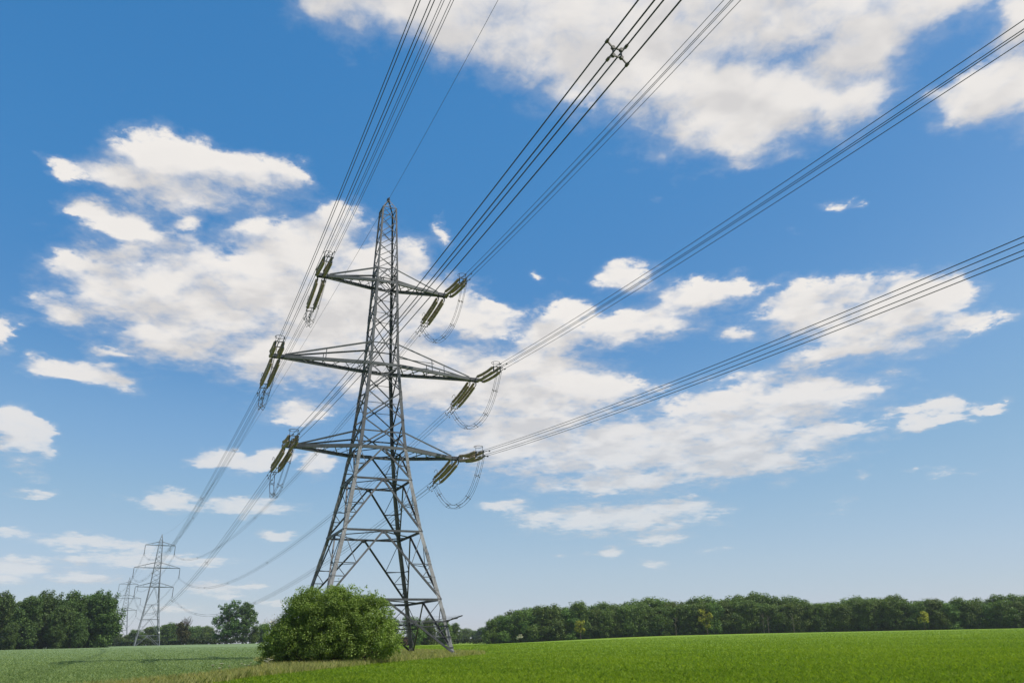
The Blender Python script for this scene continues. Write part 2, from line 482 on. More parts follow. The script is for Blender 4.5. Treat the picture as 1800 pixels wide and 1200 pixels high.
def foliage(name, dark, light, trans=0.35, scale=0.35, tcoord='Object', hue=0.03):
    m, t, b = new_mat(name)
    geo = t.n('ShaderNodeNewGeometry')
    oi = t.n('ShaderNodeObjectInfo')
    tcn = t.n('ShaderNodeTexCoord')
    n1 = t.noise(tcn.outputs[tcoord], scale, 4, 0.6)
    f = t.math('ADD', t.math('MULTIPLY', n1, 0.75), t.math('MULTIPLY', geo.outputs['Random Per Island'], 0.45))
    f = t.smooth(f, 0.3, 0.9)
    c = t.mix(f, dark + (1,), light + (1,))
    hsn = t.n('ShaderNodeHueSaturation')
    t.link(t.lin(oi.outputs['Random'], 0, 1, 0.5 - hue, 0.5 + hue), hsn.inputs['Hue'])
    t.link(t.lin(oi.outputs['Random'], 0, 1, 0.8, 1.2), hsn.inputs['Value'])
    t.link(c, hsn.inputs['Color'])
    t.link(hsn.outputs[0], b.inputs['Base Color'])
    b.inputs['Roughness'].default_value = 0.6
    b.inputs['Specular IOR Level'].default_value = 0.25
    if trans:
        tr = t.n('ShaderNodeBsdfTranslucent')
        t.link(t.mix(1.0, hsn.outputs[0], (1.0, 1.1, 0.5, 1), 'MULTIPLY'), tr.inputs[0])
        mx = t.n('ShaderNodeMixShader'); mx.inputs[0].default_value = trans
        t.link(b.outputs[0], mx.inputs[1]); t.link(tr.outputs[0], mx.inputs[2])
        t.link(mx.outputs[0], m.node_tree.nodes['Material Output'].inputs[0])
    return m

M = {}
M['steel'] = steel('galvanised_steel', (0.070, 0.072, 0.075), 0.35, metal=0.15, rust=0.25)
M['arm_steel'] = steel('crossarm_steel', (0.090, 0.094, 0.096), 0.25, metal=0.15, rust=0.12)
M['lit_leg_steel'] = steel('lit_leg_steel', (0.175, 0.175, 0.173), 0.35, metal=0.15, rust=0.2)  # lower legs paler than the upper steel: light on their flanges put into colour
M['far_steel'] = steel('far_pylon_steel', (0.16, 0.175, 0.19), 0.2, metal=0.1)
M['insulator'] = plain('insulator_glaze', (0.265, 0.205, 0.130), 0.25, 0.0, 0.25, 3.0)
M['fitting'] = plain('fitting_steel', (0.09, 0.09, 0.095), 0.5, 0.5)
M['conductor'] = plain('aluminium_conductor', (0.05, 0.052, 0.058), 0.6, 0.2)
M['spacer'] = plain('spacer_rubber', (0.075, 0.07, 0.055), 0.6, 0.1)
M['concrete'] = plain('foundation_concrete', (0.35, 0.34, 0.31), 0.9)
M['bark'] = plain('bark', (0.085, 0.065, 0.048), 0.9, 0, 0.4, 3.0)
M['dry_twig'] = plain('dry_twig', (0.22, 0.17, 0.13), 0.9, 0, 0.3, 3.0)
M['sign_white'] = plain('sign_white', (0.7, 0.7, 0.68), 0.5, 0, 0.05)

# ------------------------------------------------------------------ terrain
def zg(x, y):
    x = np.asarray(x, float); y = np.asarray(y, float)
    yy = np.minimum(y, 420.0)
    z = -0.7 + 0.0087 * yy
    z = z - 1.9 * np.exp(-((x + 24) / 55.0) ** 2 - ((y - 330) / 130.0) ** 2)
    return z

def polar_sheet(name, mat, r_list, a0, a1, na, dz=0.0):
    az_ = np.radians(np.linspace(a0, a1, na))
    r = np.array(r_list)
    X = (r[:, None] * np.sin(az_)[None]).ravel(); Yv = (r[:, None] * np.cos(az_)[None]).ravel()
    V = np.stack([X, Yv, zg(X, Yv) + dz], 1)
    i, j = np.meshgrid(np.arange(len(r) - 1), np.arange(na - 1), indexing='ij')
    a = (i * na + j).ravel()
    F = np.stack([a, a + 1, a + na + 1, a + na], 1)[:, ::-1]
    return link_mesh(name, np_mesh(name, V, F, mat, True))

def ground_mat(name, c_dark, c_light, c_pale, band=0.5):
    m, t, b = new_mat(name)
    tcn = t.n('ShaderNodeTexCoord')
    p = tcn.outputs['Object']
    stretched = t.vmath('MULTIPLY', p, (0.012, 0.045, 0.0))
    n1 = t.noise(stretched, 1.0, 4, 0.55)
    n2 = t.noise(p, 1.6, 6, 0.7)
    n3 = t.noise(t.vmath('MULTIPLY', p, (6.0, 2.0, 1.0)), 1.0, 4, 0.7)
    f = t.math('ADD', t.math('MULTIPLY', n1, band), t.math('ADD', t.math('MULTIPLY', n2, 0.45 * (1 - band) + 0.1), t.math('MULTIPLY', n3, 0.4 * (1 - band))))
    c = t.mix(t.smooth(f, 0.30, 0.62), c_dark + (1,), c_light + (1,))
    c = t.mix(t.smooth(n1, 0.55, 0.75, 0, 0.6), c, c_pale + (1,))
    t.link(c, b.inputs['Base Color'])
    b.inputs['Roughness'].default_value = 0.85
    b.inputs['Specular IOR Level'].default_value = 0.15
    bmp = t.n('ShaderNodeBump'); bmp.inputs['Strength'].default_value = 0.6; bmp.inputs['Distance'].default_value = 0.25
    t.link(t.noise(p, 3.5, 6, 0.75), bmp.inputs['Height'])
    t.link(bmp.outputs[0], b.inputs['Normal'])
    return m

M['earth'] = ground_mat('grassland', (0.05, 0.085, 0.02), (0.085, 0.125, 0.03), (0.10, 0.12, 0.045))
M['barley'] = ground_mat('young_barley', (0.115, 0.195, 0.014), (0.155, 0.240, 0.018), (0.220, 0.268, 0.020), 0.7)
M['wheat'] = ground_mat('grey_green_wheat', (0.105, 0.160, 0.068), (0.145, 0.205, 0.090), (0.175, 0.22, 0.105), 0.5)
M['verge'] = ground_mat('verge_soil', (0.10, 0.12, 0.035), (0.15, 0.16, 0.05), (0.17, 0.165, 0.06), 0.2)

radii = [4, 8, 12, 16, 20, 25, 30, 36, 43, 52, 62, 74, 90, 110, 135, 160, 190, 220, 250, 280, 310, 340, 370, 400, 430, 480, 560, 700, 900, 1300, 2000, 3500, 6000, 9000]
tag(polar_sheet('ground', M['earth'], radii, -180, 180, 241, -0.15), kind='structure')

# field edges, walking away from the viewer
EDGE_R = [(-11.5, 10), (-11.9, 25), (-12.2, 33), (-12.3, 37), (-10.8, 45), (-8.4, 57), (-5.2, 66.5), (-3.2, 73), (-3.6, 80), (-8, 87), (-14, 100), (-60, 395)]
EDGE_L = [(-17.5, 10), (-16.3, 25), (-15.6, 30.6), (-14.7, 34), (-13.8, 38), (-14.0, 46), (-17.0, 57), (-21.5, 68), (-22, 84), (-16, 89), (-14.6, 100), (-60.5, 395)]
def edge_x(edge, y):
    e = np.array(edge)
    return np.interp(y, e[:, 1], e[:, 0])

def strip(name, mat, ys, x0f, x1f, nx, dz, power=1.0):
    ys = np.array(ys, float)
    x0, x1 = x0f(ys), x1f(ys)
    t = np.linspace(0, 1, nx) ** power
    X = x0[:, None] + (x1 - x0)[:, None] * t[None]
    Yv = np.repeat(ys[:, None], nx, 1)
    V = np.stack([X.ravel(), Yv.ravel(), zg(X, Yv).ravel() + dz], 1)
    i, j = np.meshgrid(np.arange(len(ys) - 1), np.arange(nx - 1), indexing='ij')
    a = (i * nx + j).ravel()
    F = np.stack([a, a + 1, a + nx + 1, a + nx], 1)
    return link_mesh(name, np_mesh(name, V, F, mat, True))

ys = list(np.concatenate([np.arange(10, 110, 3.0), np.arange(110, 396, 12.0), [395.0]]))
tag(strip('barley_field', M['barley'], ys, lambda y: edge_x(EDGE_R, y), lambda y: 60 + y * 1.1, 60, 0.05), kind='structure')
tag(strip('wheat_field', M['wheat'], ys, lambda y: -60 - y * 1.1, lambda y: edge_x(EDGE_L, y), 60, 0.05), kind='structure')
tag(strip('grass_verge', M['verge'], [y for y in ys if y <= 101], lambda y: edge_x(EDGE_L, y) - 0.3, lambda y: edge_x(EDGE_R, y) + 0.3, 8, 0.0), kind='structure')

# crop blades: real leaves standing out of the canopy sheet, thinning with distance
def blades(name, mat, pts, h0, h1, w0, wk, lean, seed, sink=0.05):
    r = np.random.default_rng(seed)
    n = len(pts)
    d = np.hypot(pts[:, 0], pts[:, 1])
    z = zg(pts[:, 0], pts[:, 1])
    h = r.uniform(h0, h1, n)
    wd = (w0 + wk * d) * r.uniform(0.6, 1.4, n)
    th = r.uniform(0, 2 * np.pi, n); ph = r.uniform(0, 2 * np.pi, n)
    ax, ay = np.cos(th), np.sin(th)
    lx, ly = np.cos(ph) * lean * h * r.uniform(0.2, 1.2, n), np.sin(ph) * lean * h * r.uniform(0.2, 1.2, n)
    b = np.stack([pts[:, 0], pts[:, 1], z - sink], 1)
    V = np.empty((n, 5, 3))
    side = np.stack([ax * wd / 2, ay * wd / 2, np.zeros(n)], 1)
    mid = b + np.stack([lx * 0.35, ly * 0.35, h * 0.6 + sink], 1)
    tip = b + np.stack([lx, ly, h + sink], 1)
    V[:, 0], V[:, 1], V[:, 2], V[:, 3], V[:, 4] = b - side, b + side, mid + side * 0.9, tip, mid - side * 0.9
    V = V.reshape(-1, 3)
    F = (np.arange(n) * 5)[:, None] + np.array([[0, 1, 2, 3, 4]])
    return link_mesh(name, np_mesh(name, V, F, mat))

def wedge_points(n, y0, y1, power, seed, amax=35.5):
    r = np.random.default_rng(seed)
    u = r.random(n)
    k = 1 - power
    y = (y0 ** k + u * (y1 ** k - y0 ** k)) ** (1 / k)
    tana = math.tan(math.radians(amax))
    x = (r.random(n) * 2 - 1) * y * tana
    return np.stack([x, y], 1)

M['barley_leaf'] = foliage('barley_leaf', (0.135, 0.230, 0.018), (0.300, 0.385, 0.026), 0.45, 0.055, hue=0.0)
M['wheat_leaf'] = foliage('wheat_leaf', (0.130, 0.190, 0.060), (0.218, 0.276, 0.092), 0.3, 0.5, hue=0.0)
M['verge_leaf'] = foliage('verge_leaf', (0.190, 0.225, 0.055), (0.450, 0.405, 0.175), 0.45, 0.9, hue=0.0)
pts = wedge_points(680000, 24, 260, 1.5, 1)
pr = pts[pts[:, 0] > edge_x(EDGE_R, pts[:, 1])]
pl = pts[pts[:, 0] < edge_x(EDGE_L, pts[:, 1])]
pl = pl[np.abs((pl[:, 1] + 0.12 * pl[:, 0] + 3) % 18.0 - 9.0) > 0.16]      # tramlines
pr = pr[np.abs((pr[:, 1] - 0.35 * pr[:, 0]) % 24.0 - 12.0) > 0.22]
tag(blades('barley_crop', M['barley_leaf'], pr, 0.05, 0.18, 0.008, 0.0005, 1.1, 2), 'bright green young barley covering the whole field on the right', 'crop', kind='stuff')
tag(blades('wheat_crop', M['wheat_leaf'], pl, 0.05, 0.15, 0.008, 0.0005, 0.9, 3), 'grey green wheat covering the field on the left', 'crop', kind='stuff')
r_ = np.random.default_rng(4)
yv = 22 + 76 * r_.random(80000) ** 1.1
xv0, xv1 = edge_x(EDGE_L, yv), edge_x(EDGE_R, yv)
xv = xv0 - 0.3 + (xv1 - xv0 + 0.6) * r_.random(len(yv))
tag(blades('verge_grass', M['verge_leaf'], np.stack([xv, yv], 1), 0.10, 0.46, 0.008, 0.0003, 0.7, 5, 0.0), 'tall brownish uncut grass on the verge around the pylon legs and bush', 'grass', kind='stuff')

# ------------------------------------------------------------------ the near tension pylon
PYL = (-13.6998, 75.0009)
PROT = 0.4282
LV = dict(pk=(46.5, .825), tu=(38.665, 1.137), tl=(37.156, 1.186), mu=(29.945, 1.447), ml=(27.631, 1.564),
          bu=(20.409, 2.198), bl=(18.776, 2.384), w1=(15.61, 2.848), w2=(10.699, 3.723), w3=(4.613, 5.184), b0=(0.0, 6.216))
PH = 48.0
ARM = dict(tl=7.2554, ml=11.0173, bl=9.0244)
_lz = sorted(LV.values())
_zs, _ws = [a for a, b in _lz], [b for a, b in _lz]
def W(z): return float(np.interp(z, _zs, _ws))
def corner(z, sx, sy, inset=0.0):
    w_ = W(z) - inset
    return Vector((sx * w_, sy * w_, z))
FACES = [((-1, -1), (1, -1), Vector((0, -1, 0))), ((-1, 1), (1, 1), Vector((0, 1, 0))),
         ((-1, -1), (-1, 1), Vector((-1, 0, 0))), ((1, -1), (1, 1), Vector((1, 0, 0)))]

pyl = empty('pylon', (PYL[0], PYL[1], 0.0), PROT)
tag(pyl, 'tall grey lattice steel pylon with three crossarms standing nearest, behind the big bush', 'pylon')

# legs
for sx in (-1, 1):
    for sy in (-1, 1):
        m, mu = MB(), MB()
        for (z0, w0), (z1, w1) in zip(_lz[:-1], _lz[1:]):
            wd = 0.34 if z1 < 16 else (0.31 if z1 < 28 else (0.25 if z1 < 38 else 0.18))
            (m if z1 < 19 else mu).leg((sx * w0, sy * w0, z0 - (0.3 if z0 == 0 else 0)), (sx * w1, sy * w1, z1), wd, (-sx, 0, 0), (0, -sy, 0), 0.035)
        # bolted splice plates
        for z in (3.0, 8.0, 13.2, 17.4, 24.0, 33.0):
            c0, c1 = corner(z, sx, sy), corner(z + 0.9, sx, sy)
            (m if z < 18 else mu).leg(c0 + Vector((sx, sy, 0)) * 0.02, c1 + Vector((sx, sy, 0)) * 0.02, 0.3, (-sx, 0, 0), (0, -sy, 0), 0.02)
        lg = m.build('leg', M['lit_leg_steel'], pyl)
        mu.build('upper_leg', M['steel'], pyl)
        f = MB()
        f.lathe((sx * 6.216, sy * 6.216, -0.45), (sx * 6.216, sy * 6.216, 0.12), [(0, .42), (0.85, .40), (1, .34)], 12)
        f.build('concrete_foot', M['concrete'], lg)

def mid(a, b, t=0.5): return a + (b - a) * t

def k_panel(face, zt, zb, name='bracing_panel'):
    """inverted V from the middle of the upper rail to the feet, with light redundant bars"""
    c0, c1, n = face
    m = MB()
    T0, T1, B0, B1 = corner(zt, *c0), corner(zt, *c1), corner(zb, *c0), corner(zb, *c1)
    apex = mid(T0, T1)
    H_ = zt - zb
    wd = 0.17 if H_ > 4 else 0.15
    nd = 3 if H_ > 5.5 else (3 if H_ > 4 else 2)
    for T, B, fl in ((T0, B0, False), (T1, B1, True)):
        m.angle(apex, B, wd, n, flip=fl)
        prev = T
        for k in range(1, nd + 1):
            t = k / (nd + 0.4)
            dpt = mid(apex, B, 0.30 + 0.70 * t * 0.92)
            lp = mid(T, B, (T.z - dpt.z) / (T.z - B.z))
            m.angle(prev, dpt, 0.065, n)
            m.angle(dpt, lp, 0.075, n)
            prev = lp
    # gusset at the apex
    u_ = (T1 - T0).normalized()
    m.extrude(apex + Vector((0, 0, -.28)) - n * .03, apex + Vector((0, 0, .1)) - n * .03, [(-.26, -.012), (.26, -.012), (.26, .012), (-.26, .012)], u_, n)
    return m.build(name, M['steel'], pyl)

def x_panels(face, zz, wd, name='bracing_panel', horiz=False, thin=0.06):
    c0, c1, n = face
    m = MB()
    for zt, zb in zip(zz[:-1], zz[1:]):
        T0, T1, B0, B1 = corner(zt, *c0), corner(zt, *c1), corner(zb, *c0), corner(zb, *c1)
        m.angle(T0, B1, wd, n)
        m.angle(T1 - n * 0.03, B0 - n * 0.03, wd, n, flip=True)
        if horiz:
            wt_, wb_ = (T1 - T0).length, (B1 - B0).length
            zc = zt - (zt - zb) * wt_ / (wt_ + wb_)
            m.angle(corner(zc, *c0), corner(zc, *c1), thin, n)
    return m.build(name, M['steel'], pyl)

for fc in FACES:
    for a, b in (('bl', 'w1'), ('w1', 'w2'), ('w2', 'w3'), ('w3', 'b0')):
        k_panel(fc, LV[a][0], LV[b][0])
    x_panels(fc, [27.63, 24.75, 21.75, 18.78], 0.13, horiz=True)
    x_panels(fc, [37.156, 34.6, 32.0, 27.63], 0.12, horiz=True)
    pz = [46.5, 44.75, 43.1, 41.55, 40.1, 38.665, 37.156]
    x_panels(fc, pz, 0.075)
    # small inverted V between tie level and chord level
    c0, c1, n = fc
    for tu, tl in (('tu', 'tl'), ('mu', 'ml'), ('bu', 'bl')):
        m = MB()
        zt, zb = LV[tu][0], LV[tl][0]
        ap = mid(corner(zt, *c0), corner(zt, *c1))
        for c_ in (c0, c1):
            m.angle(ap, corner(zb, *c_), 0.10, n)
        m.angle(corner(zt, *c0), corner(zt, *c1), 0.13, n)
        m.build('tie_rail', M['steel'], pyl)
# hip bars that join the redundants of neighbouring faces
for (zt, zb) in ((18.776, 15.61), (15.61, 10.699), (10.699, 4.613), (4.613, 0.0)):
    for sx in (-1, 1):
        for sy in (-1, 1):
            for t in (0.5, 0.75):
                m = MB()
                z = zt - (zt - zb) * t
                wB, wTt = W(zb), W(zt)
                pa = Vector((sx * wB * t, sy * (wTt + (wB - wTt) * t), z))
                pb = Vector((sx * (wTt + (wB - wTt) * t), sy * wB * t, z))
                m.angle(pa, pb, 0.06, Vector((0, 0, 1)))
                m.build('hip_brace', M['steel'], pyl)

# horizontal frames and plan bracing at the waists and arm levels
for lv_ in ('w1', 'w2', 'w3', 'bl', 'ml', 'tl'):
    z = LV[lv_][0]
    m = MB()
    wd = 0.2 if lv_ in ('w1', 'w2', 'w3') else 0.12
    pts_ = []
    for c0, c1, n in FACES:
        if lv_[0] == 'w' or abs(n.x) > 0.5:
            m.angle(corner(z, *c0), corner(z, *c1), wd, n)
        pts_.append(mid(corner(z, *c0), corner(z, *c1)))
    for a, b in ((0, 2), (0, 3), (1, 2), (1, 3)):
        m.angle(pts_[a] - Vector((0, 0, .05)), pts_[b] - Vector((0, 0, .05)), 0.11, Vector((0, 0, 1)))
    m.build('waist_frame' if lv_[0] == 'w' else 'plan_frame', M['steel'], pyl)

# crossarms
for tu, tl in (('tu', 'tl'), ('mu', 'ml'), ('bu', 'bl')):
    zt, zb, L = LV[tu][0], LV[tl][0], ARM[tl]
    wt_, wb_ = W(zt), W(zb)
    for s in (-1, 1):
        m = MB()
        xe = L - 1.15
        for sy in (-1, 1):
            p0, p1 = Vector((s * wb_ * 0.0, sy * wb_, zb)), Vector((s * wb_, sy * wb_, zb))
            tip = Vector((s * xe, sy * 0.26, zb))
            m.angle(p0, p1, 0.30, Vector((0, sy, 0)), 0.03)
            # channel chord: web and two flanges
            m.bar(p1, tip, 0.035, 0.30)
            m.bar(p1 - Vector((0, sy * 0.10, 0.152)), tip - Vector((0, sy * 0.10, 0.152)), 0.24, 0.03)
            m.bar(p1 - Vector((0, sy * 0.08, -0.152)), tip - Vector((0, sy * 0.08, -0.152)), 0.18, 0.025)
            m.angle(Vector((s * wt_, sy * wt_, zt)), Vector((s * (xe - 0.1), sy * 0.24, zb + 0.2)), 0.15, Vector((0, sy, 0)))
            if tl == 'ml':
                for t in ((0.45, 0.62) if s > 0 else (0.52,)):
                    a_ = mid(Vector((s * wt_, sy * wt_, zt)), tip, t); b_ = mid(p1, tip, t)
                    m.bar(a_, b_, 0.06)
                if s > 0:
                    a_ = mid(Vector((s * wt_, sy * wt_, zt)), tip, 0.48)
                    m.bar(mid(p1, Vector((s * wt_, sy * wt_, zt)), 0.35), a_ - Vector((0, 0, 0.25)), 0.06)
        # lacing in the plane of the lower chords
        K = 8 if tl == 'ml' else 6
        fr = [1 - (1 - k / K) ** 1.25 for k in range(K + 1)]
        for k in range(K):
            a_ = Vector((s * (wb_ + (xe - wb_) * fr[k]), (1 if k % 2 else -1) * (wb_ + (0.26 - wb_) * fr[k]), zb))
            b_ = Vector((s * (wb_ + (xe - wb_) * fr[k + 1]), (-1 if k % 2 else 1) * (wb_ + (0.26 - wb_) * fr[k + 1]), zb))
            m.angle(a_, b_, 0.09, Vector((0, 0, 1)))
            if k < 3:
                a2 = Vector((a_.x, -a_.y, a_.z)); b2 = Vector((b_.x, -b_.y, b_.z))
                m.angle(a2 - Vector((0, 0, .06)), b2 - Vector((0, 0, .06)), 0.06, Vector((0, 0, 1)))
        arm = m.build('crossarm', M['arm_steel'], pyl)
        t_ = MB()
        for sy in (-1, 1):
            t_.bar((s * (xe - 0.3), sy * 0.25, zb), (s * L, sy * 0.25, zb), 0.05, 0.34)
        for x_ in (xe, L - 0.55, L - 0.05):
            t_.bar((s * x_, -0.34, zb), (s * x_, 0.34, zb), 0.07, 0.22)
        t_.bar((s * (xe - 0.2), 0, zb + 0.16), (s * (L - 0.1), 0, zb + 0.16), 0.42, 0.03)
        t_.build('tip_bracket', M['fitting'], arm)

# peak
m = MB()
for sx in (-1, 1):
    for sy in (-1, 1):
        m.leg((sx * .825, sy * .825, 46.5), (sx * 0.08, sy * 0.08, 47.85), 0.12, (-sx, 0, 0), (0, -sy, 0), 0.02)
for c0, c1, n in FACES:
    m.angle(corner(46.5, *c0), corner(46.5, *c1), 0.09, n)
    m.angle(corner(46.5, *c0), mid(corner(46.5, *c0), Vector((0, 0, 47.85)), 0.5).lerp(mid(corner(46.5, *c1), Vector((0, 0, 47.85)), 0.5), 1.0), 0.05, n)
m.bar((0, 0, 47.7), (0, 0, 48.05), 0.28, 0.28)
pk_ = m.build('peak', M['steel'], pyl)
c_ = MB()
c_.ball((0, 0, 48.1), 0.13); c_.bar((0, -0.45, 48.0), (0, 0.45, 48.0), 0.07)
c_.build('earth_wire_clamp', M['fitting'], pk_)

# anti climbing guard: outriggers and barbed wires low on the legs
m = MB()
z = 2.75
for sx in (-1, 1):
    for sy in (-1, 1):
        c = corner(z, sx, sy)
        m.bar(c - Vector((sx * .3, sy * .3, 0.1)), c + Vector((sx * 1.05, sy * 1.05, 0.45)), 0.09)
        m.bar(c + Vector((sx * .25, -sy * 1.1, -.1)), c + Vector((sx * .25, sy * 0.9, .25)), 0.07)
        m.bar(c + Vector((-sx * 1.1, sy * .25, -.1)), c + Vector((sx * 0.9, sy * .25, .25)), 0.07)
for k, (o_, dz) in enumerate(((0.25, 0.12), (0.5, 0.22), (0.75, 0.34), (1.0, 0.44))):
    cs = [corner(z, *q) + Vector((q[0] * o_, q[1] * o_, dz)) for q in ((-1, -1), (1, -1), (1, 1), (-1, 1))]
    for i in range(4):
        a, b = cs[i], cs[(i + 1) % 4]
        seg = [mid(a, b, t / 8) - Vector((0, 0, 0.10 * math.sin(math.pi * t / 8))) for t in range(9)]
        m.tube(seg, 0.009, 4)
for c0, c1, n in FACES:
    for t in (0.33, 0.67):
        a = mid(corner(z, *c0), corner(z, *c1), t)
        m.bar(a - n * 0.1, a + n * 1.05 + Vector((0, 0, .42)), 0.05)
    m.angle(corner(z, *c0), corner(z, *c1), 0.08, n)
m.build('anti_climbing_guard', M['steel'], pyl)
def pw(A, D, z):
    """pylon coordinates -> world"""
    c, s = math.cos(PROT), math.sin(PROT)
    return Vector((PYL[0] + A * c - D * s, PYL[1] + A * s + D * c, z))

# ------------------------------------------------------------------ insulators, jumpers, conductors
LN, LF = 6.577, 6.577
NEAR = {('bl', 1): (2.73879, 0.13207, 0.11493, 0.00056), ('ml', 1): (2.74547, 0.10488, 0.11284, 0.00051), ('tl', 1): (2.74713, 0.13205, 0.11168, 0.00059),
        ('bl', -1): (2.74879, 0.11994, 0.12421, 0.00056), ('ml', -1): (2.74468, 0.15401, 0.11533, 0.00062), ('tl', -1): (2.73898, 0.16448, 0.08525, 0.00062)}
FAR = {('tl', -1): (-0.45088, 0.25622, 11.30003), ('ml', -1): (-0.49599, 0.22363, 8.35431), ('bl', -1): (-0.51402, 0.19389, 10.36954),
       ('tl', 1): (-0.48441, 0.21865, 10.70489), ('ml', 1): (-0.47467, 0.2365, 10.74574), ('bl', 1): (-0.47198, 0.21502, 10.76829)}
# suspension pylons further along the line
Q2 = dict(az=-0.426, dist=414.8188, rot=0.5034, z=2.0064)
T2 = dict(tl=(45.6161, 6.6524, 47.1196, .8593), ml=(35.1765, 10.0569, 37.4865, 1.4384), bl=(26.4897, 8.2741, 28.2196, 2.0788))
SUSP = 4.6
def tower_xy(az, dist): return (dist * math.sin(az), dist * math.cos(az))
TOWERS = [tower_xy(Q2['az'], Q2['dist']) + (2.0064, Q2['rot'])]
TOWERS.append(tower_xy(math.radians(-25.95), 690.0) + (2.95, 0.49))
TOWERS.append(tower_xy(math.radians(-26.75), 985.0) + (2.95, 0.49))
def t2w(i, A, D, z):
    x, y, bz, r = TOWERS[i]
    c, s = math.cos(r), math.sin(r)
    return Vector((x + A * c - D * s, y + A * s + D * c, z + bz))

NAMES = {'tl': 'top', 'ml': 'middle', 'bl': 'bottom'}
SIDE = {-1: 'left', 1: 'right'}
OFF = 0.55
SP = 0.235      # half spacing of the quad bundle
ZUP = Vector((0, 0, 1))

def local(mb, origin):
    o = Vector(origin)
    mb.v = [(p[0] - o.x, p[1] - o.y, p[2] - o.z) for p in mb.v]
    return mb

def quad_offsets(d):
    lat = Vector((d.y, -d.x, 0)).normalized()
    up_ = lat.cross(d).normalized()
    if up_.z < 0: up_ = -up_
    return lat, up_

def spacer_mesh(c, d, big=1.0):
    lat, up_ = quad_offsets(d)
    m = MB()
    for sx in (-1, 1):
        for sy in (-1, 1):
            inner = c + lat * sx * SP * .42 + up_ * sy * SP * .42
            outer = c + lat * sx * SP + up_ * sy * SP
            m.bar(inner, outer, 0.032, 0.03)
            m.tube([outer - d * 0.05, outer + d * 0.05], 0.036, 8)
            m.tube([inner - d * .035, inner + d * .035], 0.042, 8)
    k = SP * .42
    cs = [c + lat * a * k + up_ * b * k for a, b in ((-1, -1), (1, -1), (1, 1), (-1, 1))]
    for i in range(4):
        m.bar(cs[i], cs[(i + 1) % 4], 0.03, 0.03)
    return m

def bundle(pts, label, group, spacer_at=(), r=0.0185, start_spread=None, name='conductor_bundle', nspace=True):
    root = empty(name, pts[0])
    tag(root, label, 'power line', group)
    N = len(pts)
    for sx in (-1, 1):
        for sy in (-1, 1):
            path = []
            for i, p in enumerate(pts):
                d = (pts[min(i + 1, N - 1)] - pts[max(i - 1, 0)]).normalized()
                lat, up_ = quad_offsets(d)
                path.append(p + lat * (sx * SP) + up_ * (sy * SP))
            m = MB(); m.tube(path, r, 5)
            local(m, pts[0]).build('conductor', M['conductor'], root)
    for t in spacer_at:
        i = min(N - 2, max(1, int(round(t * (N - 1)))))
        d = (pts[i + 1] - pts[i - 1]).normalized()
        local(spacer_mesh(pts[i], d), pts[0]).build('spacer', M['spacer'], root)
    return root

def string_profile(n=20, r=0.158, core=0.065):
    pr = [(0, 0.05), (0.015, 0.06)]
    for k in range(n):
        a = 0.02 + 0.96 * k / n
        w_ = 0.96 / n
        pr += [(a, core), (a + w_ * 0.18, r * 0.8), (a + w_ * 0.42, r), (a + w_ * 0.55, r * 0.92), (a + w_ * 0.66, core)]
    pr += [(0.985, 0.06), (1.0, 0.05)]
    return pr
STR = string_profile()

